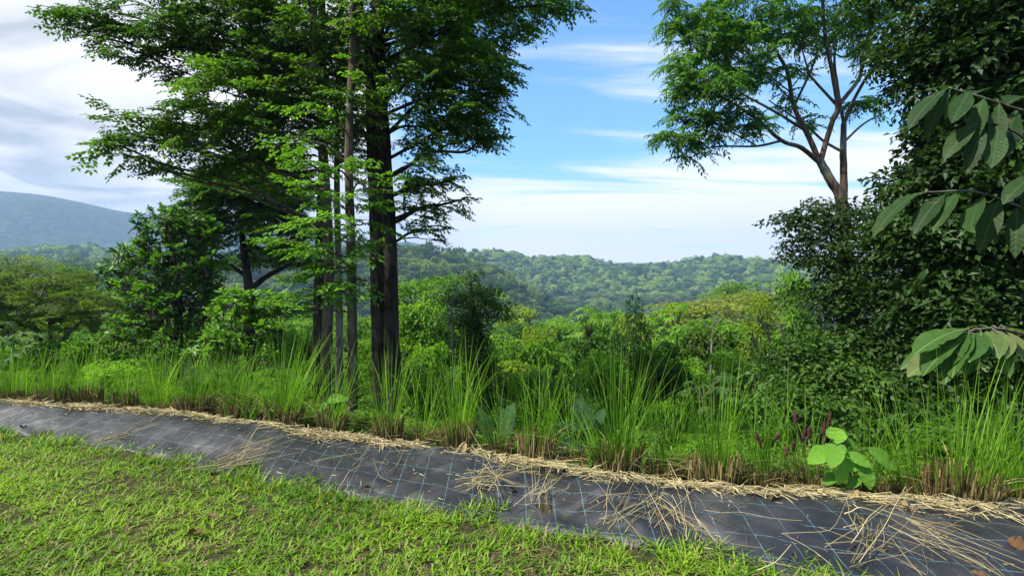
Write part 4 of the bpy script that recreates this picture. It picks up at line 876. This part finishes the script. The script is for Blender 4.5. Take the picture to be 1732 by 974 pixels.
M['olive_leaf'] = big_leaf_mat('olive_leaf', (.07, .11, .035), (.14, .15, .05), .3, .42)
ST = tuple(np.linspace(.06, .93, 20))
def leaf_mesh(name, mat, ratio, fold=.3, droop=.3, prof=None, wav=.02):
    a = Acc(); a.add(*leafN(1, ratio, fold, droop, st=ST, prof=prof, wav=wav)); return a.mesh(name, M[mat], sm=True)
OV = lambda t: (4*t*(1 - t))**.75*(1.12 - .35*t) if t < 1 else 0
ELL = lambda t: math.sin(math.pi*t)**.75
OBO = lambda t: math.sin(math.pi*t**1.35)**.8
def place_leaf(me, t, base, tip, roll=0., name='leaf', face=.75):
    """a leaf from base to tip (world points); scaled to that length"""
    base, tip = np.asarray(base, float), np.asarray(tip, float); d = tip - base; Ln = np.linalg.norm(d)
    yaw = math.atan2(d[1], d[0]); pit = math.asin(d[2]/Ln)
    R0 = rot_m(yaw, pit, 0.); n = np.array([0, -face, .8]) + .35*np.array(sd) + NR(0, .22, 3)      # leaves turn to the open lawn and the light
    R = rot_m(yaw, pit, math.atan2(-n @ R0[:, 1], n @ R0[:, 2]) + .4*roll); from mathutils import Matrix
    o = link(name, me, t, tuple(base - np.array(t.location)))
    o.rotation_euler = Matrix(R.tolist()).to_euler(); o.scale = (Ln, Ln, Ln); return o

def bright_sapling():
    d = 3.72; b = P(1440, 838, d); b[2] = g1(b[0], b[1]); t = thing('broad_leaved_sapling', 'bright green broad-leaved sapling rooted at the mat edge in sun', 'sapling', b)
    st = Acc(); top = P(1421, 752, d)
    tube(st, [b - [0, 0, .05], P(1438, 800, d), P(1428, 770, d), top], .010, .005, 6, 4)
    lm = [leaf_mesh('leaf', 'bright_leaf', r, .25, dr, OV) for r, dr in ((.62, .2), (.5, .15), (.78, .25))]
    Z = lambda zx, zy, dd=0.: P(1340 + zx/5.41, 680 + zy/5.41, d + dd)
    L_ = [((400, 380, 0), (405, 195, .12), 2, .2), ((330, 425, -.02), (170, 530, -.12), 0, -.3), ((392, 385, -.03), (372, 560, -.2), 0, .1), ((440, 380, 0), (470, 480, -.1), 1, .5), ((495, 465, -.03), (745, 585, -.10), 1, .25), ((690, 425, .0), (1000, 615, -.05), 1, .35), ((500, 370, .05), (640, 400, .12), 1, .2),
          ((625, 575, -.03), (745, 785, -.14), 2, -.2), ((385, 655, -.03), (300, 740, -.10), 0, .2), ((475, 615, -.05), (425, 720, -.14), 0, .3), ((605, 685, -.05), (530, 765, -.12), 0, .2), ((585, 555, .0), (460, 600, -.08), 0, -.2), ((330, 400, .05), (240, 400, .14), 0, .1)]
    axis = catmull([b, P(1438, 800, d), P(1428, 770, d), top], 6)
    for (a, e, k, ro) in L_:
        A = Z(*a); q = axis[np.argmin(np.linalg.norm(axis - A, axis=1)*.6 + np.abs(axis[:, 2] - (A[2] - .05)))]
        tube(st, [q, q*.5 + A*.5 + [0, 0, .01], A], .004, .003, 5, 3)
        place_leaf(lm[k], t, A, Z(*e), ro)
    sm, nt, N, L = nodes_mat('green_stem'); bs = N.new('ShaderNodeBsdfPrincipled'); bs.inputs['Base Color'].default_value = (.10, .13, .04, 1); bs.inputs['Roughness'].default_value = .6
    nz = N.new('ShaderNodeTexNoise'); nz.inputs['Scale'].default_value = 20; r = ramp_node(N, ((.35, (.08, .12, .03)), (.65, (.12, .085, .045)))); L.new(nz.outputs['Fac'], r.inputs[0]); L.new(r.outputs[0], bs.inputs['Base Color'])
    o = N.new('ShaderNodeOutputMaterial'); L.new(bs.outputs[0], o.inputs[0]); M['stem'] = sm
    part('stem', st, sm, t, True)
bright_sapling()

def leafy_plant(name, label, cat, base, leaves, meshes, stem_r=.01, axis=None, mat='stem', group=None, face=.75):
    """leaves: (base xyz, tip xyz, mesh index, roll); petioles join the axis"""
    t = thing(name, label, cat, base, group); st = Acc()
    ax = catmull(axis if axis is not None else [base, np.asarray(base) + [0, 0, .05]], 8)
    tube(st, ax[::2] if len(ax) > 8 else ax, stem_r, stem_r*.5, 6, 2)
    for A, e, k, ro in leaves:
        A = np.asarray(A); q = ax[np.argmin(np.linalg.norm(ax - A, axis=1) + .6*np.maximum(0, ax[:, 2] - A[2] + .02))]
        if np.linalg.norm(q - A) > .015: tube(st, [q, q*.55 + A*.45 + [0, 0, .02], A], stem_r*.5, stem_r*.35, 5, 3)
        place_leaf(meshes[k], t, A, e, ro, face=face)
    part('stem', st, M[mat], t, True); return t

PADL = [leaf_mesh('leaf', 'paddle_leaf', r, .25, dr, ELL, .012) for r, dr in ((.42, .15), (.36, .3), (.5, .1))]
def paddle_plants():
    d = 5.0; Z = lambda zx, zy, dd=0.: P(900 + zx/4.87, 620 + zy/4.87, d + dd); b = Z(470, 850, .05); b[2] = g1(b[0], b[1])
    L_ = [((480, 560, 0), (375, 250, .1), 2, .4), ((430, 520, -.05), (190, 450, -.1), 0, .3), ((400, 560, -.05), (180, 690, -.2), 0, -.2), ((480, 690, -.1), (220, 640, -.25), 1, .3), ((470, 620, 0), (300, 470, -.1), 0, .6), ((520, 780, -.1), (390, 820, -.25), 1, .2), ((500, 540, .1), (590, 330, .2), 0, -.4), ((440, 760, -.1), (290, 760, -.2), 1, .1), ((470, 480, .05), (340, 330, .05), 1, .5)]
    leafy_plant('paddle_leaved_plant', 'dark glossy paddle-leaved plant between two central vetiver clumps', 'plant', b, [(Z(*a), Z(*e), k, r) for a, e, k, r in L_], PADL, .014, [b, Z(475, 700), Z(480, 520)])
    d = 5.3; b = P(835, 770, d); b[2] = g1(b[0], b[1])
    leafy_plant('paddle_leaved_plant', 'two upright dark paddle leaves just right of the draped stump clump', 'plant', b, [(P(826, 752, d), P(812, 688, d + .1), 2, 1.2), (P(848, 748, d), P(866, 680, d + .05), 2, -1.0), (P(838, 760, d), P(880, 745, d - .2), 0, .2)], PADL, .012, [b, P(836, 760, d)])
paddle_plants()

LRG = [leaf_mesh('leaf', 'large_leaf', r, .22, dr, OBO, .018) for r, dr in ((.36, .28), (.31, .4), (.42, .2))] + [leaf_mesh('leaf', 'olive_leaf', .44, .22, .3, OBO, .018)]
SHD = [leaf_mesh('leaf', 'shade_painted_leaf', r, .22, dr, OBO, .022) for r, dr in ((.31, .28), (.27, .4), (.35, .2), (.32, .5))]
def large_leaf_tree():
    d = 4.6; ax = [P(1850, 860, d), P(1845, 600, d), P(1840, 350, d), P(1835, 100, d)]; ax[0][2] = g1(ax[0][0], ax[0][1])
    t = thing('large_leaved_tree', 'tree with very large oblong leaves on boughs entering from the right edge', 'tree', ax[0]); st = Acc(); tube(st, ax, .06, .035, 8, 6, .03)
    def bough(pts, leaves, r=.016, dd=0.):
        pts = [P(a, b, d + c + dd) for a, b, c in pts]; q = catmull(pts, 8); tube(st, q, r, .006, 6, 1)
        for (a, e, k, ro) in leaves:
            A = P(a[0], a[1], d + a[2] + dd); E = P(e[0], e[1], d + e[2] + dd); s0 = q[np.argmin(np.linalg.norm(q - A, axis=1))]
            if np.linalg.norm(s0 - A) > .01: tube(st, [s0, (s0 + A)/2, A], .006, .004, 4, 2)
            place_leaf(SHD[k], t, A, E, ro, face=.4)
    bough([(1840, 210, 0), (1740, 190, -.05), (1660, 165, -.1), (1610, 150, -.12)],
          [((1605, 148, -.1), (1532, 188, -.25), 0, .3), ((1610, 150, -.1), (1555, 208, -.2), 1, .5), ((1625, 150, -.1), (1585, 195, .1), 1, .4), ((1620, 148, -.12), (1600, 136, .25), 2, .2), ((1640, 155, -.12), (1620, 180, -.4), 0, -.2), ((1650, 160, -.1), (1655, 138, .25), 2, .1), ((1665, 165, -.1), (1640, 215, -.3), 0, .2), ((1690, 175, -.1), (1690, 225, -.35), 1, 0), ((1700, 180, 0), (1740, 140, .3), 2, 0), ((1720, 185, 0), (1700, 250, -.3), 0, 0)])
    bough([(1840, 290, 0), (1760, 250, -.1), (1700, 215, -.1), (1655, 205, -.1)],
          [((1655, 205, -.1), (1600, 245, -.25), 0, .5), ((1665, 208, -.1), (1640, 262, -.3), 1, .2), ((1690, 215, -.1), (1680, 270, -.3), 2, 0), ((1670, 205, 0), (1710, 180, .25), 0, 0)], .012, -.1)
    bough([(1840, 390, 0), (1740, 355, -.1), (1650, 325, -.15), (1570, 325, -.15)],
          [((1560, 325, -.15), (1470, 355, -.3), 1, .35), ((1575, 325, -.15), (1500, 335, .05), 0, .2), ((1600, 328, -.15), (1545, 368, -.35), 0, .35), ((1625, 325, -.15), (1575, 350, -.4), 1, .3), ((1600, 325, -.12), (1640, 318, .2), 2, .1), ((1655, 325, -.15), (1600, 310, .15), 1, .1), ((1665, 330, -.15), (1625, 375, -.4), 2, .3), ((1690, 338, -.1), (1670, 385, -.35), 3, .1), ((1700, 342, -.1), (1740, 305, .2), 0, 0), ((1720, 350, -.1), (1720, 400, -.35), 3, 0), ((1745, 355, -.1), (1700, 340, .25), 1, 0)])
    bough([(1840, 470, 0), (1790, 330, -.2), (1760, 290, -.25)], [((1760, 290, -.25), (1700, 318, -.4), 0, .3), ((1765, 292, -.2), (1720, 280, 0), 1, 0), ((1770, 300, -.2), (1740, 350, -.4), 2, 0)], .014, -.2)
    part('trunk', st, M['bark_brown'], t, True)
large_leaf_tree()
def large_leaf_bough():
    d = 4.1; b = P(1800, 880, d); b[2] = g1(b[0], b[1])
    L_ = [((1640, 556, -.05), (1548, 562, -.25), 0, .15), ((1650, 565, -.1), (1590, 605, -.35), 0, .5), ((1600, 585, .1), (1535, 598, 0), 1, -.2), ((1612, 592, -.1), (1541, 614, -.2), 3, -.3), ((1640, 560, -.1), (1588, 607, -.3), 2, .6), ((1630, 575, -.2), (1552, 608, -.3), 0, .3), ((1625, 570, -.15), (1605, 617, -.4), 1, .1), ((1640, 562, 0), (1638, 588, -.4), 2, 0), ((1660, 560, -.05), (1658, 592, -.35), 0, -.3), ((1668, 560, 0), (1690, 584, -.3), 3, -.3), ((1675, 555, .05), (1635, 538, .3), 1, -.2), ((1680, 556, 0), (1708, 584, -.3), 3, -.2), ((1690, 553, .05), (1732, 548, .2), 0, -.1), ((1700, 560, 0), (1740, 580, -.2), 3, -.2), ((1690, 565, -.1), (1700, 620, -.3), 1, 0), ((1720, 570, 0), (1760, 620, -.2), 3, 0), ((1660, 598, 0), (1630, 612, -.15), 1, 0)]
    ax = [b, P(1790, 700, d), P(1750, 585, d), P(1700, 557, d), P(1640, 560, d), P(1605, 585, d)]
    leafy_plant('large_leaved_shrub', 'low bough of large grey-green and tan oblong leaves above the last splayed clump', 'shrub', b, [(P(a[0], a[1], d + a[2]), P(e[0], e[1], d + e[2]), k, r) for a, e, k, r in L_], LRG, .016, ax, 'bark_brown', face=.15)
large_leaf_bough()

# lobed-leaf plant at the far left, seedlings, broad arching blades, red spikes
def small_plants():
    pm = []
    for _ in range(2):
        a = Acc(); a.add(t_palmate(9, 1.0, .28, .5).V, t_palmate(9, 1.0, .28, .5).F); pm.append(a.mesh('leaf', M['large_leaf']))
    d = 8.2; b = P(20, 640, d); b[2] = g1(b[0], b[1]); t = thing('lobed_leaf_plant', 'plant with drooping pale lobed leaves at the far left behind the clumps', 'plant', b); st = Acc()
    tube(st, [b, P(22, 600, d), P(20, 560, d)], .03, .015, 6, 4)
    for px, py, dd, s in ((10, 545, .0, .24), (38, 562, -.2, .24), (62, 566, 0, .2), (5, 575, -.3, .24), (42, 586, -.3, .22), (20, 600, -.4, .22), (-15, 555, 0, .25), (70, 590, -.2, .18)):
        q = P(px, py, d + dd); tube(st, [P(20, 575, d), (P(20, 560, d) + q)/2, q], .01, .006, 4, 3)
        o = link('leaf', pm[rng.integers(2)], t, tuple(q - np.array(t.location)), (NR(0, .25) + .35, NR(0, .25), U(0, 6.28)), (s, s, s))
    part('stem', st, M['stem'], t, True)
    # dense bluish lobed leaves behind the right clumps
    for px, py, d, lab in ((1190, 655, 8.6, 'lobed-leaved plant left of the red spikes behind the wide clump'), (1275, 660, 8.2, 'lobed-leaved plant between the wide clump and red spikes'), (1330, 690, 7.6, 'lobed-leaved plant behind the clump with red spikes')):
        b = P(px, py + 30, d); b[2] = g1(b[0], b[1]); t = thing('lobed_leaf_plant', lab, 'plant', b, 'lobed-leaved plants on the right slope'); st = Acc(); top = P(px, py, d); tube(st, [b, (b + top)/2 + [.03, 0, 0], top], .02, .01, 5, 3)
        for i in range(13):
            a = i*2.4; q = top + np.array([math.cos(a)*U(.2, .5), math.sin(a)*U(.2, .4), U(-.3, .25)]); tube(st, [top - [0, 0, .2], (top + q)/2, q], .007, .005, 4, 2)
            s = U(.15, .22); link('leaf', pm[i % 2], t, tuple(q - np.array(t.location)), (NR(0, .25) + .2, NR(0, .25), a), (s, s, s))
        part('stem', st, M['stem'], t, True)
    # lance-leaved seedlings
    lan = [leaf_mesh('leaf', 'bright_leaf', .17, .3, .25, ELL, .005)]
    for px, py, d, h, lab in ((1100, 778, 4.35, 46, 'lance-leaved green seedling right of the wide tan stubble'), (1300, 790, 4.3, 40, 'lance-leaved weed left of the bright sapling'), (545, 735, 5.5, 34, 'lance-leaved weed at the foot of the thin trunks'), (930, 782, 4.6, 22, 'low leafy weed left of the wide tan stubble'), (890, 770, 4.75, 24, 'low leafy weed beside the draped stump clump'), (640, 765, 5.0, 20, 'low leafy weed by the thick trunk clump'), (1500, 830, 4.1, 34, 'lance-leaved weed right of the bright sapling')):
        b = P(px, py, d); b[2] = g1(b[0], b[1]); tp = b + [0, 0, h*d/FPX]; L_ = []
        for i in range(12):
            a = i*2.4 + U(-.3, .3); q = b + (tp - b)*(.25 + .75*i/12); ln = U(.09, .15)*h/46*1.1; L_.append((q, q + np.array([math.cos(a)*.75, math.sin(a)*.75, .65])*ln, 0, 0))
        leafy_plant('seedling', lab, 'weed', b, L_, lan, .005, [b, (b + tp)/2, tp], group='weeds between the vetiver clumps')
    # taro-like leaf left of the thin trunks
    d = 5.6; b = P(565, 735, d); b[2] = g1(b[0], b[1]); hm = [leaf_mesh('leaf', 'bright_leaf', .55, .2, .3, OV, .01)]
    leafy_plant('seedling', 'single broad pale leaf on a stalk in front of the thin trunks', 'weed', b, [(P(552, 678, d), P(584, 668, d - .05), 0, .2), (P(552, 680, d), P(540, 694, d - .1), 0, -.2)], hm, .006, [b, P(553, 700, d), P(551, 680, d)], group='weeds between the vetiver clumps')
    # broad arching blades
    bm = []
    for cu in (.35, .7, 1.1):
        a = Acc(); a.add(*blade(1, .05, .15, cu, 9)); bm.append(a.mesh('leaf', M['vetiver'], sm=True))
    for px, back, n, h, lab in ((1008, .12, 15, .55, 'tuft of broad arching yellow-green blades left of the wide tan stubble'), (425, .15, 11, .42, 'tuft of long arching yellow-green blades over the mat edge at left'), (470, .25, 9, .5, 'upright broad bright blades beside the dense brown-based clump')):
        x, y = px_line(px, back); b = (x, y, g1(x, y)); t = thing('broad_blade_grass', lab, 'grass tuft', b, 'broad bladed grass tufts')
        for i in range(n):
            s = h*U(.6, 1.25); a = U(0, 6.28) if i > 4 else U(2.6, 4.2)
            link('leaf', bm[rng.integers(3)], t, (NR(0, .03), NR(0, .03), 0), (0, NR(0, .12), a), (s, s*U(.6, 1), s))
    # red flower spikes
    mr, nt, N, L = nodes_mat('red_spike'); bs = N.new('ShaderNodeBsdfPrincipled'); nz = N.new('ShaderNodeTexNoise'); nz.inputs['Scale'].default_value = 60; r = ramp_node(N, ((.3, (.03, .004, .006)), (.7, (.065, .012, .014)))); L.new(nz.outputs['Fac'], r.inputs[0]); L.new(r.outputs[0], bs.inputs['Base Color']); bs.inputs['Roughness'].default_value = .8; o = N.new('ShaderNodeOutputMaterial'); L.new(bs.outputs[0], o.inputs[0])
    x, y = px_line(1375, .3); b = np.array((x, y, g1(x, y))); t = thing('red_spike_plant', 'plant with upright dark red flower spikes left of the bright sapling', 'plant', b); st = Acc(); sp = Acc()
    tube(sp, [[0, 0, 0], [0, 0, .03], [.002, 0, .07], [0, 0, .1]], 0, 0, 7, 4, .12, radii=[.006, .012, .011, .003]); sm_ = sp.mesh('flower_spike', mr)
    for px, py in ((1393, 735), (1357, 748), (1341, 762), (1374, 770), (1310, 745), (1328, 772), (1346, 720), (1402, 720), (1288, 758), (1368, 742)):
        q = P(px, py, y + U(-.1, .15)); tube(st, [b + [NR(0, .03), NR(0, .03), -.02], (b + q)/2 + NR(0, .02, 3), q], .004, .003, 4, 4)
        link('flower_spike', sm_, t, tuple(q - b), (NR(0, .15), NR(0, .15), U(0, 6)), (1.1, 1.1, U(.8, 1.3)))
    part('stem', st, M['stem'], t, True)
small_plants()

# bare pale saplings in the valley
def poles():
    for pts, r, lab in (([(766, 665, 10.5), (766, 600, 10.5), (762, 545, 10.5), (764, 505, 10.5)], .022, 'thin pale sapling trunk left of the creeper-draped tree'),
                        ([(1335, 660, 14), (1330, 600, 14), (1322, 565, 14), (1318, 545, 14)], .05, 'pale bare trunk right of the cone-shaped tree'),
                        ([(1312, 640, 15), (1306, 600, 15), (1296, 560, 15), (1280, 535, 15)], .045, 'pale leaning bare trunk in front of the cone-shaped tree'),
                        ([(1200, 650, 15), (1203, 600, 15), (1206, 560, 15), (1210, 545, 15)], .04, 'pale bare trunk below the russet topped shrub')):
        st = stem(*pts); t = thing('bare_sapling', lab, 'tree', st[0], 'bare pale trunks in the thicket'); a = Acc(); tube(a, st, r, r*.5, 7, 6, .04)
        for i in range(4): q = st[2] + (st[3] - st[2])*U(-.5, 1); tube(a, limb_path(q, q + np.array([NR(0, .35), NR(0, .35), U(.2, .6)]), .1), r*.4, .006, 4, 3)
        part('trunk', a, M['bark_grey'], t, True)
poles()

# ------------------------------------------------------------------ straw
def straw_mesh(L, w, bend):
    k = U(.3, .7); kink = NR(0, .05); a = Acc(); tube(a, [[0, 0, 0], [L*k*.5, bend*L*.4, .006], [L*k, bend*L, .012], [L*(k + 1)/2, (bend*1.3 + kink)*L, .006], [L, (bend*1.7 + kink*2.4)*L, 0]], w, w*.6, 4, 2); return a
STRAW = []
for L_, w_, b_ in ((1, .0026, .02), (1, .0034, .10), (1, .0024, -.16), (1, .0042, .04), (1, .0022, .28), (1, .003, -.05), (1, .0028, .0), (1, .0036, -.22)):
    STRAW.append(straw_mesh(L_, w_, b_))
STRAW_ME = [a.mesh('straw', M['straw']) for a in STRAW]
def straw_bunch(label, px, py, ang, spread, n, length, fan=.0, wid=.08):
    """bunch lying on the mat; ang = direction of the straws on the ground, fan = how far they splay from the head"""
    v = .5; d = 3.9
    for _ in range(40):
        x = (px - CX)/FPX*d; z = g1(x, d) + .03; d = .5*d + .5*FPX*(CAMH - z)/(py - CY)
    x = (px - CX)/FPX*d; b = np.array([x, d, g1(x, d) + .03]); t = thing('straw_bunch', label, 'straw', b, 'bunches of cut straw on the mat')
    for i in range(n):
        L_ = length*U(.22, 1.15); a = ang + NR(0, spread); o = np.array([NR(0, wid), NR(0, wid*.6)])
        s = o - fan*L_*np.array([math.cos(a), math.sin(a)]); e = s + L_*np.array([math.cos(a), math.sin(a)])
        zs, ze, zm = [g1(*(b[:2] + q)) + .03 for q in (s, e, (s + e)/2)]; lift = abs(NR(.0, .022)) + max(0, zm - (zs + ze)/2)
        zs += lift + abs(NR(0, .015)); ze += lift + abs(NR(0, .012)); pit = math.asin(np.clip((ze - zs)/L_, -.9, .9))
        link('straw', STRAW_ME[rng.integers(8)], t, (s[0], s[1], zs - b[2]), (U(0, 6.28), -pit, a), (L_, U(.5, .95), U(.5, .95))).rotation_mode = 'XYZ'
R_ = math.radians
straw_bunch('bundle of long tan straws slanting across the mat at left', 420, 775, R_(38), .13, 46, .62, .5, .09)
straw_bunch('small bundle of tan straws at the lawn edge, farthest left on the mat', 215, 738, R_(42), .2, 22, .5, .5, .09)
straw_bunch('thin scattered straws on the mat left of centre', 600, 790, R_(75), .8, 14, .5, .5, .25)
straw_bunch('tangled star of straws with dry leaves at the mat centre', 828, 815, R_(30), .9, 44, .45, .45, .07)
straw_bunch('crumpled straw tuft with fanned tail right of the star', 925, 830, R_(55), .35, 34, .32, .6, .04)
straw_bunch('wide sheaf of pale straws combed down the mat', 1065, 862, R_(28), .34, 40, .42, .55, .09)
straw_bunch('straw tuft splayed downwards beside the wide sheaf', 1118, 862, R_(98), .45, 36, .36, .75, .05)
straw_bunch('few straws trailing down to the lawn right of the splayed tuft', 1215, 905, R_(-45), .3, 14, .55, .5, .12)
straw_bunch('bent straws forming a peak near the right corner', 1480, 905, R_(40), .16, 22, .5, .6, .06)
straw_bunch('long straws running down to the bottom right corner', 1590, 915, R_(-48), .27, 26, .6, .35, .08)
straw_bunch('loose crossing straws at the lower mat edge below the sapling', 1400, 930, R_(20), .8, 14, .45, .5, .2)
straw_bunch('short straws lying between the thick trunk clump and the mat', 690, 770, R_(115), .7, 12, .4, .5, .2)

def straw_litter():
    acc = Acc(); tm = []
    for a in STRAW:
        t = Tmpl(); t.a = a; tm.append(t.done())
    short = [Tmpl() for _ in range(4)]
    for t in short: tube(t.a, [[0, 0, 0], [.5, U(-.1, .1), .05], [1, U(-.2, .2), 0]], .05, .03, 3, 1); t.done()
    fl = Tmpl(); fl.put(leafN(1, .35, .5, .2, st=(.3, .7)), (0, 0, 0), 0, tint=.2); fl.done()
    n = 4400; x = U(-9, 4.4, n); x = x[rough(x, x*0, .5, 8, 23) + NR(0, .5, n) > -.75]; n = len(x); back = .06 + NR(0, .065, n)*(.75 + .5*rough(x, x*0, .8, 8, 3)) + .05*rough(x, x*0 + 3, .35, 8, 13); y = ytop(x) + back - .05
    z = np.maximum(G(x, y), G(x, np.minimum(y, ytop(x)))) + .03 + U(0, .045, n)*np.exp(-(back/.12)**2)
    p = np.stack([x, y, z], -1); along = -.30 + NR(0, .45, n); along = np.where(rng.random(n) < .25, U(0, 6.28, n), along)
    tint = .5 + NR(0, .16, n) + .12*rough(x, y, .6, 8, 6)
    k = rng.random(n); A, Bm, Cm = k < .5, (k >= .5) & (k < .9), k >= .9
    scl = np.where(k < .5, U(.10, .38, n), U(.04, .12, n))
    # long straws: only length scales, so bake thickness through several lengths
    for lo, hi, L_ in ((.0, .2, .15), (.2, .3, .24), (.3, .5, .34)):
        ix = A & (scl >= lo) & (scl < hi)
        lt = []
        for _ in range(4): t = Tmpl(); tube(t.a, [[-L_/2, 0, 0], [0, U(-.08, .08)*L_, .006], [L_/2, 0, 0]], .0022, .0017, 3, 2); lt.append(t.done())
        scatter(acc, lt, p[ix], along[ix], NR(0, .10, ix.sum()), U(0, 6, ix.sum()), U(.85, 1.2, ix.sum()), tint[ix])
    scatter(acc, short, p[Bm], U(0, 6.28, Bm.sum()), NR(0, .2, Bm.sum()), 0, scl[Bm], tint[Bm])
    scatter(acc, [fl], p[Cm], U(0, 6.28, Cm.sum()), NR(0, .3, Cm.sum()), NR(0, .5, Cm.sum()), scl[Cm], .3 + tint[Cm]*.3)
    # stray bits on the sheet itself
    m = 420; x = U(-7, 4, m); v = rng.random(m)*1.0; y, z = mat_z(x, v)
    scatter(acc, short, np.stack([x, y, z + .006], -1), U(0, 6.28, m), NR(0, .06, m), 0, U(.015, .06, m), .55 + NR(0, .15, m))
    o = link('straw_litter', acc.mesh('straw_litter', M['straw'])); tag(o, 'band of tan straw litter along the far edge of the black mat', 'straw', kind='stuff')
straw_litter()

# dead leaves
def dead_leaves():
    ms = []
    for r, dr in ((.5, .5), (.4, .3), (.6, .7)):
        a = Acc(); a.add(*leafN(1, r, .6, dr, st=ST, wav=.05)); ms.append(a.mesh('dead_leaf', M['dead'], sm=False))
    for px, py, s, lab in ((1705, 912, .12, 'curled brown dead leaf on the mat by the right picture edge'), (1060, 805, .11, 'brown curled dead leaf in the straw below the wide stubble clump'), (352, 872, .09, 'reddish brown dead leaf lying in the lawn, upper one of two'), (336, 902, .11, 'larger brown dead leaf lying in the lawn, lower one of two'), (628, 823, .08, 'small brown dead leaf on the mat left of centre'), (216, 888, .06, 'tiny brown dead leaf in the lawn left of the pair'), (1320, 838, .12, 'brown dead leaf in the straw left of the bright sapling'), (40, 722, .09, 'brown dead leaf on the lawn edge at the far left'), (1640, 968, .10, 'orange-brown dead leaf at the bottom right mat edge'), (860, 826, .07, 'brown leaf caught in the central star of straws')):
        d = 4.
        for _ in range(40): x = (px - CX)/FPX*d; z = g1(x, d) + .05; d = .5*d + .5*FPX*(CAMH - z)/(py - CY)
        x = (px - CX)/FPX*d; o = link('dead_leaf', ms[rng.integers(3)], loc=(x, d, g1(x, d) + .055), rot=(NR(.2, .3), NR(0, .2), U(0, 6.28)), scale=(s, s, s)); tag(o, lab, 'dead leaf', 'dead leaves on the ground')
dead_leaves()

# ------------------------------------------------------------------ haze
def haze():
    m, nt, N, L = nodes_mat('haze_air'); v = N.new('ShaderNodeVolumePrincipled'); v.inputs['Color'].default_value = (.41, .63, 1, 1); v.inputs['Density'].default_value = HAZE_DENSITY; v.inputs['Anisotropy'].default_value = .1
    out = N.new('ShaderNodeOutputMaterial'); L.new(v.outputs[0], out.inputs['Volume'])
    s = 3050; lo, hi = ZMIN - 1, ZMAX + 40
    V = [(x, y, z) for z in (lo, hi) for y in (-s, s) for x in (-s, s)]
    F = [(0, 2, 3, 1), (4, 5, 7, 6), (0, 1, 5, 4), (2, 6, 7, 3), (0, 4, 6, 2), (1, 3, 7, 5)]
    me = bpy.data.meshes.new('haze'); me.from_pydata(V, [], F); me.materials.append(m); o = link('haze', me); tag(o, 'thin pale blue haze in the air over the valley', 'haze', kind='stuff')
haze()
